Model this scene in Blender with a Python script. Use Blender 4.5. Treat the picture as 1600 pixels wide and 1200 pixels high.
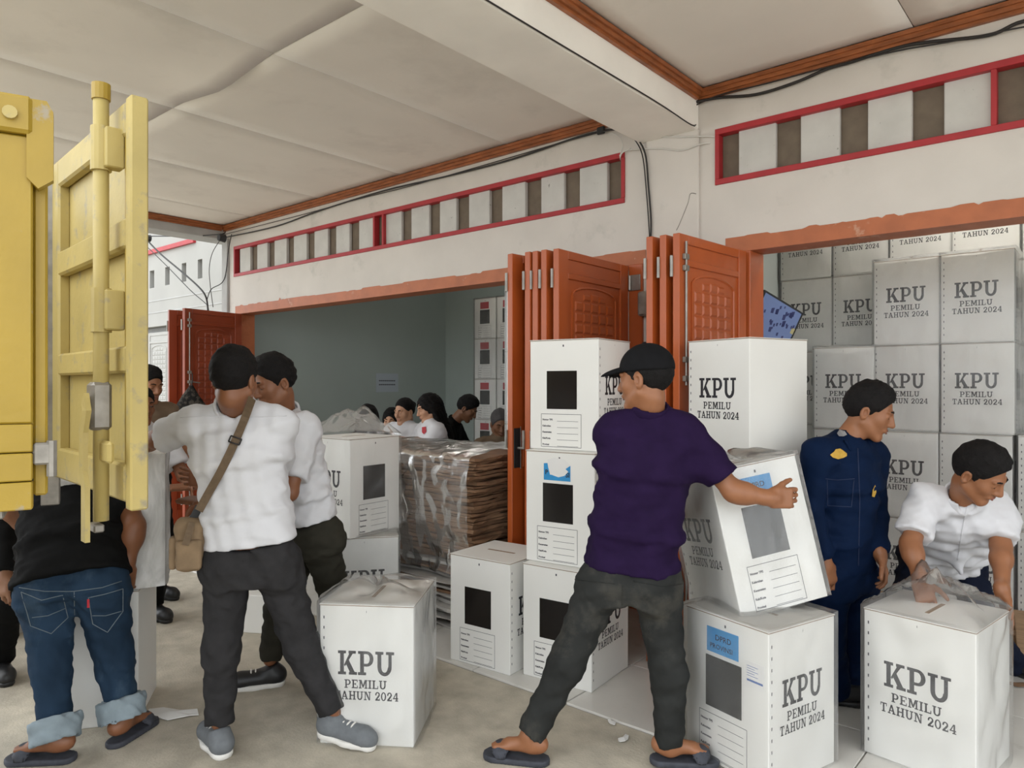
import bpy, bmesh, math, random
import numpy as np
from mathutils import Vector, Matrix, Quaternion
from mathutils.bvhtree import BVHTree

for o in list(bpy.data.objects): bpy.data.objects.remove(o)
SC = bpy.context.scene
COL = SC.collection
PI = math.pi
rnd = random.Random(11)

# ------------------------------------------------------------------ camera, sky, exposure
F, CX, HY, EYE = 1127.0, 800.0, 602.0, 1.5          # focal length in px of a 1600x1200 frame, horizon row, eye height
YAW = math.radians(40.4)
RX, RY, DX, DY = math.cos(YAW), math.sin(YAW), -math.sin(YAW), math.cos(YAW)
cam = bpy.data.cameras.new('camera')
cam.sensor_width = 36.0; cam.lens = F / 1600 * 36.0; cam.shift_y = 2 / 1600; cam.clip_start = 0.05
camo = bpy.data.objects.new('camera', cam); COL.objects.link(camo)
camo.location = (0, 0, EYE); camo.rotation_euler = (PI / 2, 0, YAW)
SC.camera = camo

w = bpy.data.worlds.new('overcast_sky'); SC.world = w; w.use_nodes = True
bg = w.node_tree.nodes['Background']
bg.inputs['Color'].default_value = (0.93, 0.97, 1.0, 1); bg.inputs['Strength'].default_value = 1.75
sun = bpy.data.lights.new('hazy_sun', 'SUN'); sun.energy = 0.35; sun.angle = math.radians(40); sun.color = (1, .97, .92)
suno = bpy.data.objects.new('hazy_sun', sun); COL.objects.link(suno)
suno.location = (2, -6, 9); suno.rotation_euler = (math.radians(52), 0, math.radians(-28))
SC.view_settings.view_transform = 'Standard'; SC.view_settings.look = 'None'
SC.view_settings.gamma = 1.0; SC.view_settings.use_curve_mapping = False
SC.view_settings.exposure = 0.68

# ------------------------------------------------------------------ pixels to places
def P(px, py, d):                       # a point seen at (px, py), d metres in front of the camera
    l = (px - CX) / F * d
    return Vector((DX * d + RX * l, DY * d + RY * l, EYE + (HY - py) / F * d))
def PF(px, py, z=0.0):                  # a point on a level plane
    return P(px, py, F * (EYE - z) / (py - HY))
def PY(px, py, Y):                      # a point on a plane parallel to the facade
    l = (px - CX) / F
    return P(px, py, Y / (DY + RY * l))
def XY(px, Y): return PY(px, HY, Y).x
CAMR = Vector((RX, RY, 0)); CAMF = Vector((DX, DY, 0)); UP = Vector((0, 0, 1))
def cdir(r, u, f): return (CAMR * r + UP * u + CAMF * f).normalized()

# ------------------------------------------------------------------ materials
MATS = {}
def mat(name, col, rough=.6, var=.0, scale=8.0, bump=0.0, bscale=60.0, metal=0.0, spec=None, col2=None, c2=(.5, .62), c2scale=12.0, stretch=None, coat=0.0):
    """colour with soft noise variation, an optional second colour in worn patches, an optional relief"""
    if name in MATS: return MATS[name]
    m = bpy.data.materials.new(name); m.use_nodes = True; nt = m.node_tree; N = nt.nodes; L = nt.links
    b = N['Principled BSDF']; b.inputs['Roughness'].default_value = rough; b.inputs['Metallic'].default_value = metal
    if spec is not None: b.inputs['Specular IOR Level'].default_value = spec
    if coat: b.inputs['Coat Weight'].default_value = coat
    tc = N.new('ShaderNodeTexCoord'); mp = N.new('ShaderNodeMapping'); L.new(tc.outputs['Object'], mp.inputs['Vector'])
    if stretch: mp.inputs['Scale'].default_value = stretch
    src = None
    if var:
        n = N.new('ShaderNodeTexNoise'); n.inputs['Scale'].default_value = scale; n.inputs['Detail'].default_value = 5
        L.new(mp.outputs[0], n.inputs['Vector'])
        r = N.new('ShaderNodeValToRGB'); r.color_ramp.elements[0].position = .3; r.color_ramp.elements[1].position = .7
        r.color_ramp.elements[0].color = tuple(max(0, c * (1 - var)) for c in col) + (1,)
        r.color_ramp.elements[1].color = tuple(min(1, c * (1 + var)) for c in col) + (1,)
        L.new(n.outputs['Fac'], r.inputs[0]); src = r.outputs[0]
    if col2:
        n2 = N.new('ShaderNodeTexNoise'); n2.inputs['Scale'].default_value = c2scale; n2.inputs['Detail'].default_value = 7; n2.inputs['Roughness'].default_value = .65
        L.new(mp.outputs[0], n2.inputs['Vector'])
        r2 = N.new('ShaderNodeValToRGB'); r2.color_ramp.elements[0].position = c2[0]; r2.color_ramp.elements[1].position = c2[1]
        L.new(n2.outputs['Fac'], r2.inputs[0])
        mx = N.new('ShaderNodeMix'); mx.data_type = 'RGBA'
        L.new(r2.outputs[0], mx.inputs['Factor'])
        if src: L.new(src, mx.inputs[6])
        else: mx.inputs[6].default_value = (*col, 1)
        mx.inputs[7].default_value = (*col2, 1); src = mx.outputs[2]
    if src: L.new(src, b.inputs['Base Color'])
    else: b.inputs['Base Color'].default_value = (*col, 1)
    if bump:
        n3 = N.new('ShaderNodeTexNoise'); n3.inputs['Scale'].default_value = bscale; n3.inputs['Detail'].default_value = 4
        L.new(mp.outputs[0], n3.inputs['Vector'])
        bp = N.new('ShaderNodeBump'); bp.inputs['Strength'].default_value = bump; bp.inputs['Distance'].default_value = .01
        L.new(n3.outputs['Fac'], bp.inputs['Height']); L.new(bp.outputs[0], b.inputs['Normal'])
    MATS[name] = m; return m

def plastic(name, haze=.12, gloss=.2, tint=(.93, .94, .95), bscale=9.0, bump=.6):
    m = bpy.data.materials.new(name); m.use_nodes = True; nt = m.node_tree; N = nt.nodes; L = nt.links
    out = N['Material Output']; N.remove(N['Principled BSDF'])
    tr = N.new('ShaderNodeBsdfTransparent'); df = N.new('ShaderNodeBsdfDiffuse'); gl = N.new('ShaderNodeBsdfGlossy')
    df.inputs['Color'].default_value = (*tint, 1); gl.inputs['Roughness'].default_value = .22
    tc = N.new('ShaderNodeTexCoord'); n = N.new('ShaderNodeTexNoise'); n.inputs['Scale'].default_value = bscale; n.inputs['Detail'].default_value = 6; n.inputs['Distortion'].default_value = 1.2
    mpg = N.new('ShaderNodeMapping'); mpg.inputs['Scale'].default_value = (1, 1, .38); mpg.inputs['Rotation'].default_value = (.25, .2, 0); L.new(tc.outputs['Object'], mpg.inputs['Vector']); L.new(mpg.outputs[0], n.inputs['Vector'])
    bp = N.new('ShaderNodeBump'); bp.inputs['Strength'].default_value = bump; bp.inputs['Distance'].default_value = .03
    L.new(n.outputs['Fac'], bp.inputs['Height']); L.new(bp.outputs[0], gl.inputs['Normal'])
    r = N.new('ShaderNodeValToRGB'); r.color_ramp.elements[0].position = .42; r.color_ramp.elements[1].position = .66
    r.color_ramp.elements[0].color = (haze * .7,) * 3 + (1,); r.color_ramp.elements[1].color = (min(1, haze * 1.4),) * 3 + (1,)
    L.new(n.outputs['Fac'], r.inputs[0])
    m1 = N.new('ShaderNodeMixShader'); L.new(r.outputs[0], m1.inputs[0]); L.new(tr.outputs[0], m1.inputs[1]); L.new(df.outputs[0], m1.inputs[2])
    fr = N.new('ShaderNodeFresnel'); fr.inputs['IOR'].default_value = 1.35;
    mu = N.new('ShaderNodeMath'); mu.operation = 'MULTIPLY'; mu.inputs[1].default_value = gloss * 5; L.new(fr.outputs[0], mu.inputs[0])
    mu.use_clamp = True
    m2 = N.new('ShaderNodeMixShader'); L.new(mu.outputs[0], m2.inputs[0]); L.new(m1.outputs[0], m2.inputs[1]); L.new(gl.outputs[0], m2.inputs[2])
    L.new(m2.outputs[0], out.inputs['Surface'])
    MATS[name] = m; return m

def emit(name, col, s):
    m = bpy.data.materials.new(name); m.use_nodes = True; b = m.node_tree.nodes['Principled BSDF']
    b.inputs['Base Color'].default_value = (*col, 1); b.inputs['Emission Color'].default_value = (*col, 1); b.inputs['Emission Strength'].default_value = s
    b.inputs['Roughness'].default_value = .3
    MATS[name] = m; return m

M_WALL = mat('white_wall_paint', (.63, .59, .545), .75, .05, 3, .08, 40, col2=(.50, .48, .44), c2=(.60, .74), c2scale=2.2)
M_WALLG = mat('grey_plaster', (.42, .42, .41), .85, .1, 4, .12, 30)
M_TEAL = mat('teal_wall_paint', (.36, .41, .385), .6, .03, 2)
M_PALE = mat('pale_green_wall', (.50, .54, .52), .6, .03, 2)
M_CEIL = mat('ceiling_board', (.80, .755, .69), .8, .05, 1.3, .05, 12, col2=(.67, .63, .57), c2=(.54, .8), c2scale=1.6)
M_BEAM = mat('beam_white', (.90, .865, .80), .75, .05, 3, .1, 25)
M_VARN = mat('varnished_wood', (.30, .095, .03), .4, .3, 10, .05, 60, stretch=(1, 1, 6))
M_LINTEL = mat('lintel_paint', (.42, .125, .045), .5, .12, 9, .08, 40, col2=(.52, .28, .18), c2=(.62, .68), c2scale=6)
M_DOOR = mat('door_orange_brown', (.42, .088, .018), .36, .08, 5, .03, 80)
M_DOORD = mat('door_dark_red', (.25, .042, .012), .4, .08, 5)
M_RED = mat('red_trim_paint', (.38, .022, .028), .5, .12, 8)
M_BROWN = mat('vent_brown', (.17, .135, .10), .9, .12, 14, .1, 120)
M_BOARD = mat('vent_board', (.56, .55, .52), .8, .06, 8, col2=(.24, .24, .21), c2=(.66, .72), c2scale=26)
M_TILE = mat('floor_tile', (.62, .60, .56), .22, .05, 4, .02, 30, col2=(.40, .37, .32), c2=(.58, .8), c2scale=5)
M_GROUT = mat('grout', (.30, .28, .25), .9)
M_CONC = mat('concrete', (.46, .415, .335), .9, .16, 9, .3, 90, col2=(.25, .22, .17), c2=(.50, .76), c2scale=1.5)
M_CARD = mat('white_cardboard', (.76, .75, .715), .55, .025, 3, .02, 20)
M_EDGE = mat('cardboard_edge', (.28, .19, .12), .9)
M_INK = mat('black_ink', (.012, .011, .016), .6)
M_INKG = mat('grey_ink', (.07, .07, .08), .7)
M_WIN = mat('dark_window_film', (.012, .010, .009), .18, spec=.5)
M_BLUE = mat('blue_sticker', (.03, .26, .55), .4, .1, 10)
M_PAPER = mat('paper_white', (.72, .71, .69), .8, .03, 8)
M_REDST = mat('red_sticker', (.42, .02, .035), .5)
M_KRAFT = mat('kraft_cardboard', (.20, .112, .06), .85, .28, 5, .2, 30, stretch=(1, 1, 6))
M_KRAFTW = mat('white_faced_card', (.46, .44, .41), .8, .12, 6)
M_YEL = mat('yellow_truck_paint', (.34, .225, .022), .45, .12, 3, .12, 40, col2=(.30, .25, .17), c2=(.62, .68), c2scale=9)
M_YELW = mat('worn_yellow_paint', (.46, .36, .125), .55, .12, 4, .15, 40, col2=(.30, .26, .17), c2=(.56, .70), c2scale=13)
M_STEEL = mat('worn_steel', (.28, .26, .23), .5, .25, 15, .1, 50, metal=.6)
M_CHROME = mat('bolt_metal', (.30, .285, .26), .45, .2, 20, metal=.8)
M_BLACK = mat('black_rubber', (.015, .015, .016), .6)
M_CABLE = mat('black_cable', (.02, .018, .017), .55)
M_CABLEW = mat('white_cable', (.62, .60, .56), .5)
M_WOOD = mat('pallet_wood', (.30, .19, .11), .85, .25, 8, .15, 40, stretch=(1, 6, 1))
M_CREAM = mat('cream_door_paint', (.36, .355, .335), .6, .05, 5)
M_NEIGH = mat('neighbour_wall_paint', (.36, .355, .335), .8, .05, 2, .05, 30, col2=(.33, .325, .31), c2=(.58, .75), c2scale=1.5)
M_BAG = plastic('clear_plastic_bag', .08, .30, (.90, .90, .89), 8.0, .32)
M_BAGT = plastic('thin_plastic_bag', .05, .11, (.90, .90, .89), 9.0, .35)
M_BAGM = plastic('milky_plastic_bag', .62, .12, (.80, .80, .79))

# ------------------------------------------------------------------ mesh helpers
class MB:
    def __init__(s): s.v = []; s.f = []
    def add(s, vs, fs):
        n = len(s.v); s.v += [tuple(v) for v in vs]; s.f += [tuple(i + n for i in f) for f in fs]; return s
    def box(s, x0, x1, y0, y1, z0, z1, M=None):
        vs = [Vector((x, y, z)) for z in (z0, z1) for x, y in ((x0, y0), (x1, y0), (x1, y1), (x0, y1))]
        if M is not None: vs = [M @ v for v in vs]
        return s.add(vs, [(3, 2, 1, 0), (4, 5, 6, 7), (0, 1, 5, 4), (1, 2, 6, 5), (2, 3, 7, 6), (3, 0, 4, 7)])
    def bbox(s, x0, x1, y0, y1, z0, z1, b=.004, M=None):        # bevelled box
        vs = []; idx = {}
        X = (x0, x1); Y = (y0, y1); Z = (z0, z1)
        for i in (0, 1):
            for j in (0, 1):
                for k in (0, 1):
                    sx, sy, sz = (1 if i == 0 else -1), (1 if j == 0 else -1), (1 if k == 0 else -1)
                    for a in range(3):
                        p = [X[i] + sx * b, Y[j] + sy * b, Z[k] + sz * b]
                        p[a] = (X[i], Y[j], Z[k])[a]
                        idx[(i, j, k, a)] = len(vs); vs.append(Vector(p))
        fs = []
        def q(l): return tuple(idx[t] for t in l)
        fs.append(q([(0, 0, 0, 0), (0, 0, 1, 0), (0, 1, 1, 0), (0, 1, 0, 0)])); fs.append(q([(1, 0, 0, 0), (1, 1, 0, 0), (1, 1, 1, 0), (1, 0, 1, 0)]))
        fs.append(q([(0, 0, 0, 1), (1, 0, 0, 1), (1, 0, 1, 1), (0, 0, 1, 1)])); fs.append(q([(0, 1, 0, 1), (0, 1, 1, 1), (1, 1, 1, 1), (1, 1, 0, 1)]))
        fs.append(q([(0, 0, 0, 2), (0, 1, 0, 2), (1, 1, 0, 2), (1, 0, 0, 2)])); fs.append(q([(0, 0, 1, 2), (1, 0, 1, 2), (1, 1, 1, 2), (0, 1, 1, 2)]))
        for k in (0, 1):
            for j in (0, 1): fs.append(q([(0, j, k, 1), (1, j, k, 1), (1, j, k, 2), (0, j, k, 2)]))
            for i in (0, 1): fs.append(q([(i, 0, k, 0), (i, 1, k, 0), (i, 1, k, 2), (i, 0, k, 2)]))
        for i in (0, 1):
            for j in (0, 1): fs.append(q([(i, j, 0, 0), (i, j, 1, 0), (i, j, 1, 1), (i, j, 0, 1)]))
        for i in (0, 1):
            for j in (0, 1):
                for k in (0, 1): fs.append(q([(i, j, k, 0), (i, j, k, 1), (i, j, k, 2)]))
        if M is not None: vs = [M @ v for v in vs]
        return s.add(vs, fs)
    def tube(s, pts, r, n=8, cap=True):
        pts = [Vector(p) for p in pts]; m = len(pts); rs = r if isinstance(r, (list, tuple)) else [r] * m
        rings = []; prev = None
        for i, p in enumerate(pts):
            t = (pts[min(i + 1, m - 1)] - pts[max(i - 1, 0)]).normalized()
            if prev is None: a = t.orthogonal().normalized()
            else: a = (prev - t * prev.dot(t)).normalized()
            prev = a; b = t.cross(a)
            rings.append([p + (a * math.cos(2 * PI * k / n) + b * math.sin(2 * PI * k / n)) * rs[i] for k in range(n)])
        vs = [v for rg in rings for v in rg]; fs = []
        for i in range(m - 1):
            for k in range(n): fs.append((i * n + k, i * n + (k + 1) % n, (i + 1) * n + (k + 1) % n, (i + 1) * n + k))
        if cap: fs.append(tuple(reversed(range(n)))); fs.append(tuple((m - 1) * n + k for k in range(n)))
        return s.add(vs, fs)
    def prism(s, poly, axis_pts, M=None):       # poly in xy, extruded between z0,z1
        z0, z1 = axis_pts; n = len(poly)
        vs = [Vector((x, y, z0)) for x, y in poly] + [Vector((x, y, z1)) for x, y in poly]
        if M is not None: vs = [M @ v for v in vs]
        return s.add(vs, [tuple(reversed(range(n))), tuple(range(n, 2 * n))] + [(i, (i + 1) % n, n + (i + 1) % n, n + i) for i in range(n)])
    def ribbon(s, pts, wid, nrm, th=.003):
        pts = [Vector(p) for p in pts]; vs = []; fs = []
        for i, p in enumerate(pts):
            t = (pts[min(i + 1, len(pts) - 1)] - pts[max(i - 1, 0)]).normalized(); nn = nrm[i] if isinstance(nrm, list) else nrm
            sd = t.cross(nn).normalized() * wid / 2
            vs += [p - sd, p + sd, p + sd + nn * th, p - sd + nn * th]
        for i in range(len(pts) - 1):
            for k in range(4): fs.append((4 * i + k, 4 * i + (k + 1) % 4, 4 * i + 4 + (k + 1) % 4, 4 * i + 4 + k))
        n = len(pts) - 1
        fs += [(3, 2, 1, 0), (4 * n, 4 * n + 1, 4 * n + 2, 4 * n + 3)]
        return s.add(vs, fs)
    def mesh(s, name):
        me = bpy.data.meshes.new(name); me.from_pydata([tuple(v) for v in s.v], [], s.f)
        bm = bmesh.new(); bm.from_mesh(me); bmesh.ops.recalc_face_normals(bm, faces=bm.faces); bm.to_mesh(me); bm.free()
        me.update(); return me
    def build(s, name, m, parent=None, smooth=False, origin=None):
        if origin is not None:
            origin = Vector(origin); s.v = [tuple(Vector(v) - origin) for v in s.v]
        me = s.mesh(name)
        if smooth:
            for p in me.polygons: p.use_smooth = True
        return link(name, me, m, parent, origin)
def link(name, me, m=None, parent=None, loc=None):
    if m is not None and len(me.materials) == 0: me.materials.append(m)
    o = bpy.data.objects.new(name, me); COL.objects.link(o)
    if parent is not None: o.parent = parent
    if loc is not None: o.location = loc
    return o
def tag(o, label=None, cat=None, group=None, kind=None):
    if label: o['label'] = label
    if cat: o['category'] = cat
    if group: o['group'] = group
    if kind: o['kind'] = kind
    return o
def struct(o, label=None, cat=None): o['kind'] = 'structure'; return tag(o, label, cat)
def empty(name, loc=(0, 0, 0), rz=0.0, M=None):
    o = bpy.data.objects.new(name, None); o.empty_display_size = .05; COL.objects.link(o)
    if M is not None: o.matrix_world = M
    else: o.location = loc; o.rotation_euler = (0, 0, rz)
    return o
def smoothpts(pts, n=6):               # Catmull-Rom
    pts = [Vector(p) for p in pts]; q = [pts[0]] + pts + [pts[-1]]; out = []
    for i in range(1, len(q) - 2):
        a, b, c, d = q[i - 1], q[i], q[i + 1], q[i + 2]
        for k in range(n):
            t = k / n
            out.append(.5 * ((2 * b) + (c - a) * t + (2 * a - 5 * b + 4 * c - d) * t * t + (3 * b - a - 3 * c + d) * t ** 3))
    return out + [pts[-1]]

# ------------------------------------------------------------------ the setting
YW = 4.2           # outer face of the facade
ZC = 3.34          # porch ceiling
YP = .55           # outer edge of the porch roof
YT = 2.74          # edge of the tiled step
XL, XR = -7.93, 3.4
JL, JR = -7.63, -2.44      # left opening
KL, KR = -1.71, 2.5        # right opening
ZL = 2.31                  # lintel underside

g = MB(); g.box(-30, 30, -25, YT, -.2, 0); g.box(-30, XL - .4, YT, 30, -.2, 0)
struct(g.build('floor', M_CONC), 'worn grey concrete yard in front of the porch step', 'ground')
tb = MB(); tb.box(XL - .4, XR, YT, 9.0, -.2, .002)
tile_base = struct(tb.build('floor_tiled', M_GROUT), 'pale tiled floor of the porch step and rooms', 'floor')
ts = .60; tm = MB(); tm.bbox(0, ts - .006, 0, ts - .006, 0, .012, .002); tme = tm.mesh('tile')
cut = MB(); cut.bbox(0, ts - .006, 0, .30, 0, .012, .002)
nx = int((XR - XL) / ts)
for i in range(nx):
    for j in range(7):
        x = XR - (i + 1) * ts; y = YT + .003 + j * ts
        if j > 2 and x < -4.5 and j > 4: continue
        o = link('tile', tme, M_TILE, tile_base); o.location = (x, y, .0)
        o.rotation_euler = (rnd.uniform(-.0006, .0006), rnd.uniform(-.0006, .0006), 0)

# ceiling: plywood sheets with recessed joints
cb = MB(); cb.box(XL, XR, YP, YW + .02, ZC + .012, ZC + .05); ceil = struct(cb.build('ceiling', M_BROWN), 'off-white boarded porch ceiling with sagging seams', 'ceiling')
seams = [XL + .0, -7.26, -6.04, -4.82, -3.60, -2.43, -2.05, -.83, .39, 1.61, 2.83, XR]
ysm = [YP, 2.19, YW]
for i in range(len(seams) - 1):
    for j in range(2):
        x0, x1, y0, y1 = seams[i] + .0025, seams[i + 1] - .0025, ysm[j] + .0025, ysm[j + 1] - .0025
        n1, n2 = 8, 14; vs = []; fs = []
        for lay in (0, 1):
            for b in range(n2 + 1):
                for a in range(n1 + 1):
                    u, v = a / n1, b / n2; x = x0 + (x1 - x0) * u; y = y0 + (y1 - y0) * v
                    dz = 0.0
                    # sheets bow between the battens; two corners hang loose by the crossing at (-3.6, 2.19)
                    dz -= .004 * (math.sin(PI * u) * (.5 + .5 * math.sin(7 * y + i)))
                    if lay == 0:
                        e = math.hypot((x + 4.15) / .55, (y - 2.19) / .28)
                        if y < 2.19 and e < 1: dz -= .06 * (1 - e) ** 1.1
                        e = math.hypot((x + 3.75) / .35, (y - 2.19) / .5)
                        if y > 2.19 and e < 1: dz -= .012 * (1 - e)
                    vs.append((x, y, ZC + dz + (.010 if lay else 0)))
        W = n1 + 1; T = W * (n2 + 1)
        for b in range(n2):
            for a in range(n1):
                q = (b * W + a, b * W + a + 1, (b + 1) * W + a + 1, (b + 1) * W + a); fs.append(tuple(reversed(q))); fs.append(tuple(t + T for t in q))
        for a in range(n1): fs += [(a, a + 1, T + a + 1, T + a), (n2 * W + a + 1, n2 * W + a, T + n2 * W + a, T + n2 * W + a + 1)]
        for b in range(n2): fs += [((b + 1) * W, b * W, T + b * W, T + (b + 1) * W), (b * W + n1, (b + 1) * W + n1, T + (b + 1) * W + n1, T + b * W + n1)]
        mb = MB(); mb.add(vs, fs); mb.build('ceiling_panel', M_CEIL, ceil, True)
rf = MB(); rf.box(XL - .05, XR + .1, YP - .1, YW + 5, ZC + .3, ZC + .42)
struct(rf.build('ceiling_slab', M_WALLG), 'concrete slab above the porch and rooms', 'ceiling')
pf = MB(); pf.box(XL, XR, YP - .1, YP, ZC - .12, ZC + .3); struct(pf.build('trim_1', M_BEAM), 'white fascia board along the outer edge of porch', 'trim')

# beams
bm_ = MB(); bm_.bbox(-2.45, -2.035, YP, YW - .002, ZC - .24, ZC + .011, .008); struct(bm_.build('beam_middle', M_BEAM), 'white ceiling beam running out from the pillar', 'beam')
bl = MB(); bl.bbox(XL - .3, XL - .001, YP, YW + .3, ZC - .16, ZC + .3, .006); struct(bl.build('beam_left', M_WALLG), 'grey unpainted beam at the left end of porch', 'beam')
def trim(name, a, b, face, label):       # stepped wooden cornice running from a to b; face = direction it stands out to
    a, b, face = Vector(a), Vector(b), Vector(face); mb = MB(); t = (b - a)
    for (o0, o1, z0, z1) in ((0, .022, -.062, 0), (.022, .036, -.045, 0), (.036, .048, -.022, 0)):
        vs = [p + face * o + UP * z for p in (a, b) for o, z in ((o0, z0), (o1, z0), (o1, z1), (o0, z1))]
        mb.add(vs, [(0, 1, 2, 3), (7, 6, 5, 4), (0, 4, 5, 1), (1, 5, 6, 2), (2, 6, 7, 3), (3, 7, 4, 0)])
    return struct(mb.build(name, M_VARN), label, 'trim')
Zt = ZC - .006
trim('trim_2', (XL, YW - .001, Zt), (-2.452, YW - .001, Zt), (0, -1, 0), 'varnished wooden cornice above the striped vent, left bay')
trim('trim_3', (-2.033, YW - .001, Zt), (XR, YW - .001, Zt), (0, -1, 0), 'varnished wooden cornice above the right bay')
trim('trim_4', (-2.034, YP + .01, Zt), (-2.034, YW - .05, Zt), (1, 0, 0), 'varnished wooden cornice along right side of the beam')
trim('trim_5', (XL + .001, YP + .01, Zt), (XL + .001, YW - .05, Zt), (1, 0, 0), 'varnished wooden cornice at the left end of ceiling')

# facade: one wall with two openings and two vent slots
VL0, VL1 = XY(367, YW), XY(974, YW); VR0 = XY(1121, YW); VR1 = 2.6
VZ0, VZ1 = 2.745, 3.06
def wall_rects(xs0, xs1, z0, z1, holes):
    xs = sorted({xs0, xs1, *[h[0] for h in holes], *[h[1] for h in holes]}); zs = sorted({z0, z1, *[h[2] for h in holes], *[h[3] for h in holes]})
    for i in range(len(xs) - 1):
        for j in range(len(zs) - 1):
            cx, cz = (xs[i] + xs[i + 1]) / 2, (zs[j] + zs[j + 1]) / 2
            if any(h[0] < cx < h[1] and h[2] < cz < h[3] for h in holes): continue
            yield xs[i], xs[i + 1], zs[j], zs[j + 1]
fw = MB()
for r in wall_rects(XL, XR, 0, ZC + .3, [(JL, JR, -1, ZL), (KL, KR, -1, ZL), (VL0, VL1, VZ0, VZ1), (VR0, VR1, VZ0, VZ1)]):
    fw.box(r[0], r[1], YW, YW + .18, r[2], r[3])
struct(fw.build('wall_front', M_WALL), 'white painted facade wall above and between the folding doors', 'wall')
pl = MB(); pl.bbox(-2.40, -2.03, YW - .022, YW, 0, ZC - .24, .004); struct(pl.build('pillar_middle', M_WALL), 'white pillar between the two door openings', 'pillar')
pc = MB(); pc.bbox(XL - .02, XL + .1, YW - .03, YW, 0, ZC - .16, .004); struct(pc.build('pillar_left', M_WALLG), 'grey pillar edge at left corner of facade', 'pillar')

def vent(name, x0, x1, browns, posts, label):
    root = struct(empty(name, (x0, YW, VZ0)), label, 'vent')
    L = lambda mb, n, m: mb.build(n, m, root, origin=None)
    off = Vector((x0, YW, VZ0))
    def bxx(n, m, a, b, y0, y1, z0, z1, bev=.002):
        mb = MB(); mb.bbox(a - x0, b - x0, y0 - YW, y1 - YW, z0 - VZ0, z1 - VZ0, bev); return mb.build(n, m, root)
    bxx('backing', M_BROWN, x0, x1, YW + .055, YW + .07, VZ0, VZ1)
    for (a, b, c, d) in ((x0 - .012, x1 + .012, VZ1 - .022, VZ1 + .014), (x0 - .012, x1 + .012, VZ0 - .014, VZ0 + .020)):
        bxx('frame_rail', M_RED, a, b, YW - .012, YW + .05, c, d)
    for xx in (x0, x1): bxx('frame_stile', M_RED, xx - .012, xx + .014, YW - .012, YW + .05, VZ0 + .02, VZ1 - .022)
    for xx in posts: bxx('frame_post', M_RED, xx - .012, xx + .012, YW - .010, YW + .05, VZ0 + .02, VZ1 - .022)
    cur = None; e = [x0] + [t for b in browns for t in b] + [x1]
    for k in range(0, len(e) - 1, 2):
        a, b = e[k], e[k + 1]
        if b - a > .03: bxx('vent_board', M_BOARD, a, b, YW + .016 + rnd.uniform(0, .008), YW + .052, VZ0 + .012, VZ1 - .012, .004)
    return root
bl_ = [(367, 375), (391, 402), (418, 429), (448, 459), (479, 491), (512, 525), (546, 561), (587, 597), (627, 642), (670, 687), (713, 733), (765, 785), (821, 845), (881, 906), (949, 974)]
vent('window_1', VL0, VL1, [(XY(a, YW + .02), XY(b, YW + .02)) for a, b in bl_], [XY(585, YW), XY(599, YW)], 'long vent slot with white boards in red frame, left bay')
br_ = [(1123, 1154), (1212, 1251), (1312, 1356), (1425, 1475), (1557, 1612), (1720, 1775)]
vent('window_2', VR0, VR1, [(XY(a, YW + .02), XY(b, YW + .02)) for a, b in br_], [XY(1553, YW)], 'long vent slot with white boards in red frame, right bay')

# lintels with a ragged upper paint edge, and jambs
def lintel(name, x0, x1, label, seed):
    rr = random.Random(seed); n = 220; mb = MB(); vs = []; fs = []; jg = 0
    for i in range(n + 1):
        jg = jg if rr.random() < .8 else rr.choice((0, 0, .004, .008, -.005))
        x = x0 + (x1 - x0) * i / n; zt = ZL + .085 + jg + (.03 if rr.random() < .008 else 0)
        vs += [(x, YW - .006, ZL - .005), (x, YW - .006, zt), (x, YW + .19, ZL - .005)]
    for i in range(n): a = i * 3; fs += [(a, a + 3, a + 4, a + 1), (a, a + 2, a + 5, a + 3)]
    mb.add(vs, fs); ob = MB(); ob.box(x0, x1, YW - .005, YW + .19, ZL - .004, ZL + .004); mb.add(ob.v, ob.f)
    return struct(mb.build(name, M_LINTEL), label, 'trim')
lintel('trim_6', JL - .06, JR + .03, 'orange-brown lintel strip over the left opening', 3)
lintel('trim_7', KL - .15, KR, 'orange-brown lintel strip over the right opening', 4)
for n_, x0, x1, m_, lb in (('trim_8', JL - .06, JL + .02, M_LINTEL, 'orange door jamb at far left of left opening'), ('trim_9', JR - .095, JR + .01, M_DOOR, 'orange door jamb beside white pillar, left opening'), ('trim_10', KL - .12, KL + .01, M_DOOR, 'orange door jamb at left side of right opening')):
    jb = MB(); jb.bbox(x0, x1, YW - .02, YW + .19, 0, ZL - .006, .004); struct(jb.build(n_, m_), lb, 'trim')

# rooms behind
def wallbox(name, m, x0, x1, y0, y1, z0, z1, label):
    mb = MB(); mb.box(x0, x1, y0, y1, z0, z1); return struct(mb.build(name, m), label, 'wall')
wallbox('wall_left', M_TEAL, -8.05, -7.93, YW + .18, 7.87, 0, ZC + .3, 'plain grey-green side wall of the left room')
wallbox('wall_back', M_TEAL, -7.93, -2.33, 7.75, 7.87, 0, ZC + .3, 'grey-green back wall of the left room')
wallbox('wall_partition', M_PALE, -2.33, -2.21, YW + .18, 7.87, 0, ZC + .3, 'pale partition wall between the two rooms')
wallbox('wall_back_right', M_PALE, -2.21, XR + .1, 6.75, 6.87, 0, ZC + .3, 'pale back wall of the right room')
wallbox('wall_right', M_PALE, XR, XR + .1, YW + .18, 6.87, 0, ZC + .3, 'pale right side wall of the right room')

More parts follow.
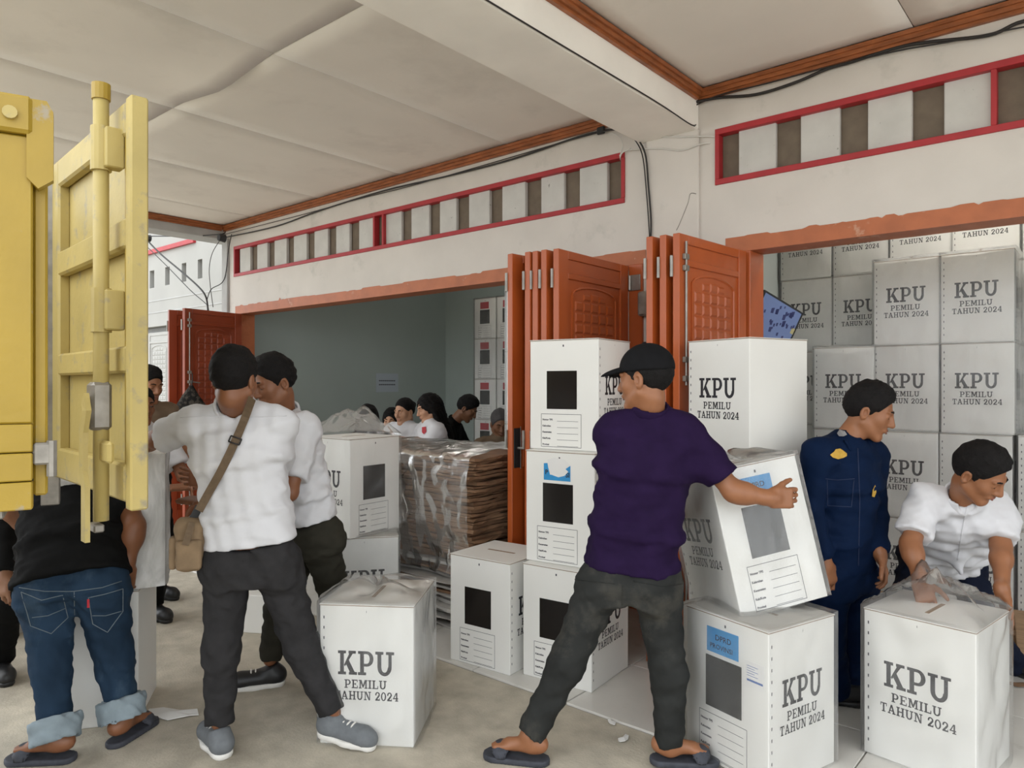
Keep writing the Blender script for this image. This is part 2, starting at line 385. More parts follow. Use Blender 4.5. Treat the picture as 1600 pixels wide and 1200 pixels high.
# the neighbouring house beyond the porch
YN = 4.75
nb = MB(); slits = [(XY(a, YN), XY(b, YN)) for a, b in ((234, 241), (258, 265), (284, 291), (309, 316))]
hz0, hz1 = PY(313, 435, YN).z, PY(313, 405, YN).z
dx0, dx1 = XY(160, YN), XY(262, YN); dz1 = PY(228, 512, YN).z
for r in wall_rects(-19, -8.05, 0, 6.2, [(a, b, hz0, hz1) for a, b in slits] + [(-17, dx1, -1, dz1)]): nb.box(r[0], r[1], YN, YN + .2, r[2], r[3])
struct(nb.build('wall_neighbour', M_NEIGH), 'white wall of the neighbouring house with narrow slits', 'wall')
nk = MB(); nk.box(-19, -8.05, YN + .16, YN + .3, 0, 6.2); struct(nk.build('wall_neighbour_core', M_WALLG), 'grey inner wall behind the slits of neighbouring house', 'wall')
t_ = MB(); zr = PY(305, 376, YN).z; t_.box(-19, XY(306, YN), YN - .04, YN, zr - .03, zr + .03); struct(t_.build('trim_11', M_RED), 'faded red ledge on the neighbouring white wall', 'trim')
for zz in (PY(330, 455, YN).z, PY(300, 480, YN).z):
    t_ = MB(); t_.box(-19, -8.05, YN - .006, YN, zz - .008, zz + .008); struct(t_.build('trim_12', M_WALLG), 'thin grey ledge line on the neighbouring white wall', 'trim')

# added fill tubes, out of sight above the openings, to brighten the dim rooms
def fill_lamp(x, y, label, watts):
    r = empty('fill_tube', (x, y, 3.30)); tag(r, label, 'lamp')
    q = MB(); q.bbox(-.62, .62, -.05, .05, .02, .34, .004); q.build('fill_base', M_CREAM, r)
    q = MB(); q.tube([(-.6, 0, 0), (.6, 0, 0)], .018, 12); q.build('tube', emit('fill_glow_' + label[:5], (1, .97, .9), watts), r)
fill_lamp(-.7, 5.0, 'right room fluorescent tube lamp on the ceiling', 60)
fill_lamp(-5.6, 6.0, 'left room fluorescent tube lamp on the ceiling', 36)

# ------------------------------------------------------------------ folding doors
LW, LT, LH = .76, .040, 2.275
def door_leaf_meshes(cream=False):
    W, T = LW, LT
    fr = MB()
    for x0, x1 in ((0, .095), (W - .095, W)): fr.bbox(x0, x1, -T / 2, T / 2, 0, LH, .003)
    for z0, z1 in ((0, .16), (.98, 1.12), (2.11, 2.145), (2.225, LH)): fr.bbox(.095, W - .095, -T / 2, T / 2, z0, z1, .003)
    fr.bbox(.095, W - .095, -T / 2 + .008, T / 2 - .008, 2.145, 2.225, .002)
    ms = [fr.mesh('frame')]
    for (z0, z1) in ((1.12, 2.11), (.16, .98)):
        pn = MB(); t = T / 2 - .012; x0, x1 = .095, W - .095
        pn.box(x0, x1, -t, t, z0, z1)
        cx = (x0 + x1) / 2
        for s in (-1, 1):
            nx_, nz_ = 5, (12 if z1 > 2 else 10); fx0, fx1, fz0, fz1 = x0 + .075, x1 - .075, z0 + .07, z1 - .06
            cw, ch = (fx1 - fx0) / nx_, (fz1 - fz0 - .06) / nz_
            for i in range(nx_):
                for j in range(nz_ + 1):
                    a, b, c, d = fx0 + i * cw + .004, fx0 + (i + 1) * cw - .004, fz0 + j * ch + .004, fz0 + (j + 1) * ch - .004
                    if j == nz_: d = c + .052 * (1 - ((i - 2) / 2.6) ** 2) - .002       # the arch
                    yb, yt = s * t, s * (t + .007); m = .010
                    if d - c < .024: continue
                    pn.add([(a, yb, c), (b, yb, c), (b, yb, d), (a, yb, d), (a + m, yt, c + m), (b - m, yt, c + m), (b - m, yt, d - m), (a + m, yt, d - m)],
                           [(0, 1, 5, 4), (1, 2, 6, 5), (2, 3, 7, 6), (3, 0, 4, 7), (4, 5, 6, 7)])
            # moulding round the field, arched at the head
            arc = [(x0 + .05, z0 + .045), (x1 - .05, z0 + .045), (x1 - .05, z1 - .09)] + [(cx + (x1 - .05 - cx) * math.cos(th), z1 - .09 + .06 * math.sin(th)) for th in np.linspace(.15, PI - .15, 9)] + [(x0 + .05, z1 - .09)]
            pts = [Vector((x, s * (t + .001), z)) for x, z in arc]; pn.tube(pts + [pts[0]], .008, 5, False)
        ms.append(pn.mesh('carved_panel'))
    hg = MB()
    for z in (.25, 1.1, 2.05): hg.tube([(W + .004, -T / 2 - .004, z), (W + .004, -T / 2 - .004, z + .11)], .009, 8); hg.box(W - .03, W + .003, -T / 2 - .004, -T / 2 + .0, z + .01, z + .10)
    ms.append(hg.mesh('hinge'))
    return ms
LEAF = door_leaf_meshes()
def leaf(hinge, near, name, label, rod=0, lock=False, m=None, hinges=True, z=.02):
    h = Vector(hinge); n = Vector(near); d = n - h; a = math.atan2(d.y, d.x)
    root = empty(name, (h.x, h.y, z), a); root['label'] = label; root['kind'] = 'structure'
    root.scale = (math.hypot(d.x, d.y) / LW, 1, 1)
    mm = m or M_DOOR
    link('frame', LEAF[0], None, root).material_slots
    for k, q in enumerate(LEAF[:3]):
        if len(q.materials) == 0: q.materials.append(M_DOOR)
    link('carved_panel', LEAF[1], None, root); link('carved_panel', LEAF[2], None, root)
    if m:
        for c in root.children:
            c.material_slots[0].link = 'OBJECT'; c.material_slots[0].material = m
    if hinges: link('hinge', LEAF[3], M_CHROME, root)
    if rod:
        s = rod; y = s * (LT / 2 + .012); x = LW - .05
        r = MB(); r.tube([(x, y, 1.48), (x, y, 2.235)], .0065, 8); r.tube([(x, y, .05), (x, y, .6)], .0065, 8)
        b = r.build('bolt_rod', M_CHROME, root)
        k = MB()
        for z in (1.50, 1.60, 2.08, 2.14): k.bbox(x - .022, x + .022, min(y + .008 * s, s * LT / 2), max(y + .008 * s, s * LT / 2), z, z + .03, .003)
        k.tube([(x, y, 1.52), (x - .12, y + .01 * s, 1.505)], .006, 8)
        k.build('bolt_bracket', M_STEEL, root)
    if lock:
        k = MB(); k.bbox(LW - .065, LW - .012, LT / 2, LT / 2 + .006, .98, 1.22, .002); k.build('lock_plate', M_BLACK, root)
        k = MB(); k.tube([(LW - .045, LT / 2 + .004, 1.10), (LW - .045, LT / 2 + .04, 1.10), (LW - .14, LT / 2 + .045, 1.10)], .008, 8); k.bbox(LW - .075, LW - .07, LT / 2 - .002, LT / 2 + .004, .97, 1.23, .001); k.build('door_handle', M_CHROME, root)
    return root
leaf((-2.545, 4.165), (-2.525, 3.36), 'door_1', 'orange carved folding door leaf facing front, beside the white pillar')
leaf((-2.605, 4.15), (-2.60, 3.34), 'door_2', 'orange folding door leaf, second from pillar in left opening')
leaf((-2.665, 4.15), (-2.665, 3.34), 'door_3', 'orange folding door leaf, third from pillar in left opening')
leaf((-2.72, 4.15), (-2.715, 3.33), 'door_4', 'orange folding door leaf, fourth from pillar in left opening')
leaf((-2.78, 4.08), (-2.835, 3.31), 'door_5', 'dark orange folding door leaf with lock handle beside the carton pile', lock=True)
leaf((-1.735, 4.165), (-1.79, 3.425), 'door_6', 'orange carved folding door leaf with bolt rod in right opening', rod=1)
leaf((-1.80, 4.15), (-1.865, 3.42), 'door_7', 'orange folding door leaf, second from right opening', )
leaf((-1.865, 4.14), (-1.94, 3.41), 'door_8', 'orange folding door leaf against the white pillar, right stack')
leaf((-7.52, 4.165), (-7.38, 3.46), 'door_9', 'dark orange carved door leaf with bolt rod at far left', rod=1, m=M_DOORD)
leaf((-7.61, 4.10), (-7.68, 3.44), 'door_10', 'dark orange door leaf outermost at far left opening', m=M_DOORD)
# pillar-side bracket between leaf and jamb
hb = MB(); p0 = P(967, 437, 4.60); hb.bbox(-2.56, -2.44, YW - .03, YW - .02, p0.z - .045, p0.z + .06, .003); hb.tube([(-2.515, YW - .034, p0.z - .04), (-2.515, YW - .034, p0.z + .055)], .012, 8)
tag(hb.build('door_hinge', M_CHROME), 'large steel hinge between carved door leaf and jamb', 'hinge')
# cream doors of the neighbour
for k in range(8):
    x1 = dx1 - k * .80
    if x1 < -16.8: break
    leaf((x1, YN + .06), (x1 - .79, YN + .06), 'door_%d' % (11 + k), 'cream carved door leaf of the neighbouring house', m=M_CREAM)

# pouch hanging on the far left door
pch = empty('hanging_pouch', P(299, 634, 7.34)); tag(pch, 'dark patterned pouch hanging on far left door bolt', 'pouch')
q = MB()
for i in range(9):
    a = i / 8; 
ring = []
for k, (z, rx_, ry_) in enumerate(((-.16, .05, .03), (-.17, .10, .05), (-.10, .16, .06), (0, .15, .055), (.10, .09, .04), (.17, .04, .025), (.21, .015, .012))):
    ring.append([(rx_ * math.cos(t) * (1 + .12 * math.sin(3 * t + k)), ry_ * math.sin(t), z) for t in np.linspace(0, 2 * PI, 14, endpoint=False)])
vs = [v for r in ring for v in r]; fs = [(i * 14 + k, i * 14 + (k + 1) % 14, (i + 1) * 14 + (k + 1) % 14, (i + 1) * 14 + k) for i in range(6) for k in range(14)]
q.add(vs, fs + [tuple(range(14))]); q.build('pouch_body', mat('dark_camo', (.012, .011, .010), .8, .5, 20, spec=.1, col2=(.05, .042, .034), c2=(.5, .56), c2scale=22), pch, True).rotation_euler = (0, 0, YAW)
q = MB(); q.tube([(0, 0, .19), (-.04, .03, .27), (-.075, .045, .33)], .006, 6); q.build('pouch_cord', M_CABLE, pch)

# ------------------------------------------------------------------ slab-serif lettering
def glyphs():
    G = {}
    R = lambda a, b, c, d: [(a, b), (c, b), (c, d), (a, d)]
    def arc(cx, cy, rx, ry, a0, a1, tx, ty, n=14):
        out = []
        th = np.radians(np.linspace(a0, a1, n + 1))
        for i in range(n):
            o = []
            for t, k in ((th[i], 0), (th[i + 1], 0), (th[i + 1], 1), (th[i], 1)):
                o.append((cx + (rx - tx * k) * math.cos(t), cy + (ry - ty * k) * math.sin(t)))
            out.append(o)
        return out
    S = .12
    def stem(x, w=.22, lo=True, hi=True):
        o = [R(x, 0, x + w, 1)]
        if lo: o.append(R(x - .12, 0, x + w + .12, S))
        if hi: o.append(R(x - .12, 1 - S, x + w + .12, 1))
        return o
    G['K'] = (1.08, stem(.12) + [[(.34, .40), (.40, .34), (.86, .90), (.68, .94)], R(.60, 1 - S, 1.02, 1), [(.44, .46), (.60, .64), (.98, .08), (.70, .08)], R(.62, 0, 1.08, S)])
    G['P'] = (.92, stem(.12) + [R(.34, .88, .50, 1), R(.34, .36, .50, .48)] + arc(.50, .68, .38, .32, -90, 90, .22, .12))
    G['U'] = (1.06, [R(.12, .34, .34, 1), R(0, 1 - S, .46, 1), R(.74, .34, .92, 1), R(.60, 1 - S, 1.06, 1)] + arc(.52, .36, .40, .37, 180, 360, .22, .15))
    G['E'] = (.90, stem(.12) + [R(.34, 0, .86, S), R(.34, 1 - S, .84, 1), R(.76, 0, .86, .32), R(.74, .70, .84, 1), R(.34, .44, .60, .56), R(.54, .36, .62, .64)])
    G['M'] = (1.24, [R(.12, 0, .30, 1), R(.92, 0, 1.12, 1), R(0, 0, .42, S), R(.80, 0, 1.24, S), R(0, 1 - S, .32, 1), R(.92, 1 - S, 1.24, 1), [(.14, 1), (.40, 1), (.66, .30), (.56, .05)], [(.84, 1), (1.08, 1), (.66, .05), (.56, .28)]])
    G['I'] = (.46, stem(.12))
    G['L'] = (.86, stem(.12) + [R(.34, 0, .84, S), R(.74, 0, .84, .36)])
    G['T'] = (.92, [R(.35, 0, .57, 1), R(.20, 0, .72, S), R(.02, 1 - S, .90, 1), R(.02, .66, .12, 1), R(.80, .66, .90, 1)])
    G['A'] = (1.08, [[(.10, .06), (.24, .06), (.62, 1), (.42, 1)], [(.40, .98), (.62, 1), (.98, .06), (.76, .06)], R(.28, .28, .78, .40), R(0, 0, .40, S), R(.62, 0, 1.08, S)])
    G['H'] = (1.08, stem(.12) + stem(.74) + [R(.34, .44, .74, .57)])
    G['N'] = (1.10, [R(.14, 0, .28, 1), R(.82, 0, .96, 1), R(0, 0, .42, S), R(0, 1 - S, .36, 1), R(.68, 1 - S, 1.10, 1), [(.14, 1), (.42, 1), (.96, 0), (.74, 0)]])
    G['2'] = (.80, arc(.40, .70, .36, .31, -35, 200, .20, .13) + [[(.72, .56), (.56, .66), (.04, .14), (.04, 0)], [(.50, .62), (.70, .52), (.34, .12), (.06, .12)], R(.04, 0, .76, .16), R(.68, 0, .76, .30), ])
    G['0'] = (.84, arc(.42, .50, .40, .51, 0, 360, .20, .12, 22))
    G['4'] = (.86, [R(.50, 0, .70, 1), R(.36, 0, .84, S), R(.02, .26, .82, .38), [(.02, .30), (.18, .30), (.62, 1), (.48, 1)]])
    G[' '] = (.42, [])
    return G
GL = glyphs()
def text_polys(s, x0, x1, z, h, gap=.10):        # fitted to x0..x1, baseline z
    tot = sum(GL[c][0] for c in s) + gap * (len(s) - 1); k = (x1 - x0) / tot; x = 0; out = []
    for c in s:
        adv, polys = GL[c]
        for p in polys: out.append([(x0 + (x + a) * k, z + b * h) for a, b in p])
        x += adv + gap
    return out
def flat(mb, polys, y, M=None):                   # polygons in (x,z) laid on plane y, facing -y
    for p in polys:
        vs = [Vector((a, y, b)) for a, b in p]
        if M is not None: vs = [M @ v for v in vs]
        mb.add(vs, [tuple(range(len(vs)))])
def rect(a, b, c, d): return [(a, b), (c, b), (c, d), (a, d)]
def words(txt, x, z, h, bold=0):                  # small print with the built-in font
    cu = bpy.data.curves.new('print', 'FONT'); cu.body = txt; cu.size = h * 1.4; cu.resolution_u = 2; cu.offset = bold
    o = bpy.data.objects.new('print', cu); COL.objects.link(o)
    dg = bpy.context.evaluated_depsgraph_get(); me = bpy.data.meshes.new_from_object(o.evaluated_get(dg))
    vs = [(v.co.x + x, v.co.y + z) for v in me.vertices]; fs = [tuple(p.vertices) for p in me.polygons]
    bpy.data.objects.remove(o); bpy.data.meshes.remove(me); bpy.data.curves.remove(cu)
    return vs, fs
def addwords(mb, txt, x, z, h, y, bold=0, M=None):
    vs, fs = words(txt, x, z, h, bold)
    vs = [Vector((a, y, b)) for a, b in vs]
    if M is not None: vs = [M @ v for v in vs]
    mb.add(vs, fs)

# ------------------------------------------------------------------ ballot boxes
BW, BH = .40, .585
HB = BW / 2
def box_meshes():
    D = {}
    b = MB(); b.bbox(-HB, HB, -HB, HB, 0, BH - .004, .003); D['body'] = b.mesh('body')
    l = MB(); l.bbox(-HB - .002, HB + .002, -HB - .002, HB + .002, BH - .0035, BH, .0012); D['lid'] = l.mesh('lid')
    e = MB(); e.box(-HB - .0012, HB + .0012, -HB - .0012, HB + .0012, BH - .0065, BH - .004); D['lid_edge'] = e.mesh('lid_edge')
    s = MB(); s.box(-.09, .09, -.012, .004, BH + .0001, BH + .0012); D['slot'] = s.mesh('slot')
    t = MB(); R1 = Matrix.Rotation(PI / 2, 4, 'Z'); R2 = Matrix.Rotation(-PI / 2, 4, 'Z')
    for M in (R1,):
        y = -HB - .0008
        flat(t, text_polys('KPU', -.122, .118, .292, .100, .06), y, M); flat(t, text_polys('PEMILU', -.094, .086, .236, .036), y, M); flat(t, text_polys('TAHUN 2024', -.136, .136, .188, .036), y, M)
    D['lettering'] = t.mesh('lettering')
    p = MB(); y = -HB - .0007
    for M in (R1, R2):
        for k in range(12): flat(p, [rect(-.185, .05 + k * .043, -.180, .062 + k * .043)], y, M)
        flat(p, [rect(-.001, .552, .001, .560)], y, M)
    flat(p, [rect(-.004, .545, .004, .556)], y)
    D['perforations'] = p.mesh('perforations')
    w_ = MB(); w_.box(-.098, .078, -HB - .0012, -HB + .001, .216, .418); D['window'] = w_.mesh('window')
    f = MB(); x0, x1, z0, z1, L = -.132, .104, .014, .190, .0022
    flat(f, [rect(x0, z0, x1, z0 + L), rect(x0, z1 - L, x1, z1), rect(x0, z0, x0 + L, z1), rect(x1 - L, z0, x1, z1)], y)
    for k, tx in enumerate(('Nomor TPS', 'Kelurahan', 'Kecamatan', 'Kab/Kota', 'Provinsi')):
        z = .155 - k * .033; addwords(f, tx, x0 + .008, z, .0088, y, .0006); flat(f, [rect(x0 + .095, z - .004, x1 - .018, z - .0022)], y)
    D['form'] = f.mesh('form')
    sk = MB(); sk.box(-.092, .064, -HB - .0013, -HB + .001, .434, .532); D['sticker'] = sk.mesh('sticker')
    return D
BD = box_meshes()
for k_, m_ in (('body', M_CARD), ('lid', M_CARD), ('lid_edge', M_EDGE), ('slot', M_EDGE), ('lettering', M_INK), ('perforations', M_INKG), ('window', M_WIN), ('form', M_INKG)): BD[k_].materials.append(m_)

def vnoise(p, s=1.0):
    x, y, z = p
    return (math.sin(x * 21.3 * s + 1.7 * math.sin(z * 13.1 * s + y * 7)) + math.sin(y * 23.7 * s + 2.1 * math.sin(x * 11.9 * s - z * 9)) + math.sin(z * 19.1 * s + 1.3 * math.sin((x + y) * 15.3 * s))) / 3
def bag_mesh(kind, seed):
    """a loose plastic bag round a box: grid on each face, pushed out and crumpled"""
    r = random.Random(seed); ph = [r.uniform(0, 6.3) for _ in range(6)]; n = 16
    mb = MB(); a = HB + .010; H1 = BH + .010
    def crumple(v, nrm, amp):
        d = amp * (vnoise(v + Vector((ph[0], ph[1], ph[2])), 1.0) + .6 * vnoise(v + Vector((ph[3], 0, ph[1])), 2.3))
        return v + nrm * (amp * .8 + d * .7)
    for (o, u, vv, nrm) in ((Vector((-a, -a, .003)), Vector((2 * a, 0, 0)), Vector((0, 0, H1)), Vector((0, -1, 0))), (Vector((a, -a, .003)), Vector((0, 2 * a, 0)), Vector((0, 0, H1)), Vector((1, 0, 0))),
                            (Vector((a, a, .003)), Vector((-2 * a, 0, 0)), Vector((0, 0, H1)), Vector((0, 1, 0))), (Vector((-a, a, .003)), Vector((0, -2 * a, 0)), Vector((0, 0, H1)), Vector((-1, 0, 0)))):
        vs = []; fs = []
        for j in range(n + 1):
            for i in range(n + 1):
                s, t = i / n, j / n; p = o + u * s + vv * t; e = min(1, 6 * min(s, 1 - s))
                vs.append(crumple(p, nrm, .009 * e * (1.3 if kind != 'tight' else .6)))
        for j in range(n):
            for i in range(n): q = j * (n + 1) + i; fs.append((q, q + 1, q + n + 2, q + n + 1))
        mb.add(vs, fs)
    vs = []; fs = []; m = 22
    for j in range(m + 1):
        for i in range(m + 1):
            s, t = i / m * 2 - 1, j / m * 2 - 1; x, y = s * a, t * a; rr = min(1, max(abs(s), abs(t))); th = math.atan2(t, s)
            z = H1 + .004
            if kind == 'tight': z += .006 * (1 - rr) + .010 * (1 - rr) ** .5 * vnoise(Vector((x, y, ph[0])), 1.2)
            elif kind == 'loose': z += .050 * (1 - rr ** 2) * (.8 + .5 * math.sin(3 * th + ph[0])) + .022 * (1 - rr) ** .5 * vnoise(Vector((x, y, ph[1])), 1.6)
            else:
                cxg, cyg = .05 * math.cos(ph[0]), .05 * math.sin(ph[0]); d = math.hypot(x - cxg, y - cyg)
                hmp = .060 * math.exp(-(((x + .07) ** 2 + (y + .03) ** 2) / .006)) + .05 * math.exp(-(((x - .07) ** 2 + (y - .05) ** 2) / .005))
                z += (hmp * (1 + .4 * math.sin(5 * th + ph[2])) + .085 + .030 * vnoise(Vector((x, y, ph[1])), 2.2) + .014 * vnoise(Vector((y, x, ph[3])), 4.5)) * (1 - rr ** 3)
            vs.append((x, y, z))
    for j in range(m):
        for i in range(m): q = j * (m + 1) + i; fs.append((q, q + 1, q + m + 2, q + m + 1))
    mb.add(vs, fs)
    me = mb.mesh('plastic_bag')
    for p in me.polygons: p.use_smooth = True
    return me
BAGS = {k: [bag_mesh(k, 5 + i) for i in range(n)] for k, n in (('tight', 3), ('loose', 2), ('gather', 2))}
BASE_ROT = {'W': 0.0, 'K+': PI / 2, 'K-': -PI / 2, 'B': PI}
nbag = [0]
def ballot_box(loc, yaw, label, face='W', wrap=None, h=BH, sticker=None, group=None, M=None, prints=True, bagmat=None, slot=True):
    root = empty('ballot_box', loc, yaw + BASE_ROT[face])
    if M is not None: root.matrix_world = M
    root.scale = (1, 1, h / BH)
    tag(root, label, 'ballot box', group)
    link('body', BD['body'], None, root); lid = link('lid', BD['lid'], None, root); link('lid_edge', BD['lid_edge'], None, root)
    if slot: link('slot', BD['slot'], None, lid)
    if prints:
        link('lettering', BD['lettering'], None, root)
        l2 = link('lettering', BD['lettering'], None, root); l2.rotation_euler = (0, 0, PI)
        link('perforations', BD['perforations'], None, root)['kind'] = 'stuff'
        link('window', BD['window'], None, root); link('form', BD['form'], None, root)
    if sticker:
        s = MB(); s.add(*zip(*[]) if False else ([], []))
        st = link('sticker', BD['sticker'].copy(), {'red': M_REDST}.get(sticker, M_BLUE), root)
        if sticker != 'red':
            tx = MB(); addwords(tx, 'DPRD', -.050, .486, .022, -HB - .0016, .0003); addwords(tx, 'PROVINSI', -.076, .452, .019, -HB - .0016, .0003); tx.build('sticker_print', M_INK, st)
    if wrap:
        b = link('plastic_bag', BAGS[wrap][nbag[0] % len(BAGS[wrap])].copy(), bagmat or M_BAG, root); nbag[0] += 1
        b.rotation_euler = (0, 0, PI / 2 * (nbag[0] % 4))
    return root
GZ, TZ = .0, .012        # ground and tile level
# in the yard and on the step
ballot_box((-2.523, 2.060, 0), .604, 'plastic-wrapped ballot box on concrete by grey sneaker, front centre', 'K-', 'loose')
ballot_box((-3.62, 1.31, 0), .98, 'plain white ballot box on the ground behind man in jeans', 'B', None, prints=False, h=.59)
ballot_box((-3.59, 1.37, .592), 1.12, 'milky plastic-covered box being lifted between the men at left', 'B', 'loose', prints=False, bagmat=M_BAGM)
ballot_box((-3.669, 2.784, .600), .068, 'ballot box in gathered clear bag, top of two beside carton pile', 'K+', 'gather', bagmat=M_BAGT)
ballot_box((-3.60, 2.81, TZ), .93, 'lower ballot box of two stacked beside carton pile', 'K+', 'tight')
ballot_box((-2.617, 2.988, TZ), .081, 'single unwrapped ballot box with lid slot before the carton pile', 'W', h=.575)
ballot_box((-2.185, 3.085, TZ), .094, 'bottom ballot box of three unwrapped ones behind purple shirt man', 'W', h=.575)
e1 = ballot_box((-2.215, 3.145, TZ + .576), .12, 'middle ballot box of three, with torn blue sticker', 'W', h=.575)
ballot_box((-2.247, 3.215, TZ + 1.152), .143, 'top ballot box of three unwrapped ones beside orange door', 'W', h=.575)
# the torn sticker
ts_ = MB(); y = -HB - .0013
flat(ts_, [[(-.092, .434), (.064, .434), (.064, .462), (-.092, .462)], [(-.092, .462), (-.055, .462), (-.066, .500), (-.070, .522), (-.092, .520)], [(.030, .462), (.064, .462), (.064, .516), (.036, .497), (.052, .484)]], y)
st_ = ts_.build('sticker', M_BLUE, e1); st_['label'] = 'torn blue sticker'
tp = MB(); addwords(tp, 'P', -.084, .464, .024, -HB - .0016, .001); addwords(tp, 'SI', .036, .455, .024, -HB - .0016, .001); tp.build('sticker_print', M_INK, st_)
pp = MB(); flat(pp, [[(-.066, .50), (-.045, .462), (-.005, .452), (.030, .462), (.052, .484), (.036, .497), (.062, .520), (.03, .546), (-.03, .552), (-.07, .540)]], y - .0004); pp.build('torn_paper', M_PAPER, e1)
for k, hh in enumerate((0, .571, 1.142)):
    ballot_box((-1.445, 3.51, TZ + hh), -.350, ('bottom', 'middle', 'top')[k] + ' unwrapped ballot box of the stack before the right door', 'K-', h=.57)
hbx = ballot_box((-1.126, 2.860, TZ), -.294, 'plastic-wrapped box with blue sticker under the carried box', 'W', 'tight', sticker='blue', bagmat=M_BAG)
lb = MB(); lb.box(.098, .182, -HB - .0013, -HB + .001, .36, .455); lbo = lb.build('shipping_label', M_PAPER, hbx)
lk = MB(); flat(lk, [rect(.104, .380, .176, .388)], -HB - .0016); flat(lk, [rect(.104, .40 + k * .009, .104 + .05 * (1 - k % 2 * .3), .402 + k * .009) for k in range(5)], -HB - .0016); lk.build('label_print', mat('label_blue_ink', (.05, .12, .35), .6), lbo)
ballot_box((-.583, 3.330, TZ), -.153, 'plastic-wrapped box the bending man grips, front right', 'K-', 'gather')
Rm = Matrix(((0.55790455, -0.80209598, -0.21303649), (0.8145676, 0.57836802, -0.04438531), (0.15881477, -0.14876986, 0.97603555))).to_4x4()
Mg = Matrix.Translation((-1.2534, 2.9966, .8700)) @ Rm @ Matrix.Translation((0, 0, -BH / 2))
ballot_box((0, 0, 0), 0, 'tilted plastic-wrapped box with blue sticker carried by purple shirt man', 'W', 'loose', sticker='blue', M=Mg, bagmat=M_BAG)
gbx = [o for o in COL.objects if o.get('label', '').startswith('tilted plastic-wrapped')][0]
fl = MB(); vs = []; fs = []; nn = 12
for j in range(nn + 1):
    for i in range(nn + 1):
        s, t = i / nn, j / nn; wd = .012 + .085 * max(0, 1 - t) ** .8 * min(1, 8 * t + .3); z_ = .02 + .48 * t
        vs.append((HB + .006 + wd * s, -HB + .01 + .10 * s + .012 * math.sin(7 * t + 3 * s), z_ + .02 * s + .006 * math.sin(9 * s + 4 * t)))
for j in range(nn):
    for i in range(nn): q = j * (nn + 1) + i; fs.append((q, q + 1, q + nn + 2, q + nn + 1))
fl.add(vs, fs); fl.build('bag_flap', M_BAG, gbx, True)
# the wall of boxes in the right room
cols = ('against the pale partition', 'second from partition', 'third from partition', 'fourth from partition', 'fifth from partition')
rows = ('bottom row', 'second row up', 'third row up', 'fourth row up', 'top row')
for c, x in enumerate((-1.985, -1.572, -1.160, -.750, -.340)):
    for r in range(5):
        ballot_box((x + rnd.uniform(-.006, .006), 6.21 + rnd.uniform(-.01, .01), TZ + r * .588), rnd.uniform(-.02, .02), 'ballot box of rear wall of boxes, %s, %s' % (rows[r], cols[c]), 'K+', 'tight', group='ballot boxes stacked in the right room')
for c, (x, n) in enumerate(((-1.54, 3), (-1.145, 4), (-.735, 4), (-.315, 2), (.10, 2))):
    for r in range(n):
        ballot_box((x + rnd.uniform(-.008, .008), 5.66 + rnd.uniform(-.012, .012), TZ + r * .588), rnd.uniform(-.03, .03), 'ballot box of front row of stacks, %s, %s' % (rows[r], ('column nearest the monitor', 'column behind the blue uniform', 'column above bending man', 'column at right edge', 'last column past right edge')[c]), 'K+', 'tight', group='ballot boxes stacked in the right room')
# left room: boxes at the right jamb, and far boxes with red stickers
for c, x in enumerate((-3.62, -3.20)):
    for r in range(4):
        ballot_box((x, 4.62, TZ + r * .590), -.05 + .05 * c, 'wrapped ballot box in the left room beside door leaf, %s%s' % (rows[r], (', outer column', ', inner column')[c]), 'K-', 'tight', h=.588, group='ballot boxes inside the left room doorway')
pal = MB()
for yy in (7.22, 7.42, 7.62): pal.bbox(-6.86, -5.50, yy - .04, yy + .04, .012, .455, .004)
pal.bbox(-6.86, -5.50, 7.16, 7.68, .455, .49, .004); tag(pal.build('low_platform', M_WOOD), 'low wooden platform under the far red-stickered boxes', 'platform')
for c, x in enumerate((-6.62, -6.21, -5.80)):
    for r in range(4):
        ballot_box((x, 7.42, .491 + r * .548), 0, 'far ballot box with red sticker, %s, %s' % (rows[r], ('column nearest the corner', 'middle column', 'column behind doorway boxes')[c]), 'W', 'tight', h=.545, sticker='red', group='red-stickered ballot boxes at back of left room')

# ------------------------------------------------------------------ flattened cartons under plastic
def carton(x0, x1, y0, y1, z, t, seed, m):
    r = random.Random(seed); n = 18; ph = r.uniform(0, 6); k0 = 1.7; mb = MB(); vs = []; fs = []
    per = [(x0 + (x1 - x0) * i / n, y0) for i in range(n)] + [(x1, y0 + (y1 - y0) * i / n) for i in range(n)] + [(x1 - (x1 - x0) * i / n, y1) for i in range(n)] + [(x0, y1 - (y1 - y0) * i / n) for i in range(n)]
    N = len(per); sag = [.003 * math.sin(i * .5 + k0) + .002 * math.sin(i * 1.3 + 2 * k0) for i in range(N)]
    for k in (0, 1):
        for i, (x, y) in enumerate(per):
            j = r.uniform(-.006, .006); vs.append((x + j + .010 * math.sin(i * .7 + ph), y + r.uniform(-.005, .005) + .012 * math.sin(i * .9 + ph * 2), z + k * t + sag[i] + r.uniform(-.002, .002)))
    vs += [((x0 + x1) / 2, (y0 + y1) / 2, z), ((x0 + x1) / 2, (y0 + y1) / 2, z + t)]
    for i in range(N):
        q = (i + 1) % N; fs += [(i, q, N + q, N + i), (q, i, 2 * N), (N + i, N + q, 2 * N + 1)]
    mb.add(vs, fs); return mb.build('flattened_carton', m)
z = TZ + .004; k = 0
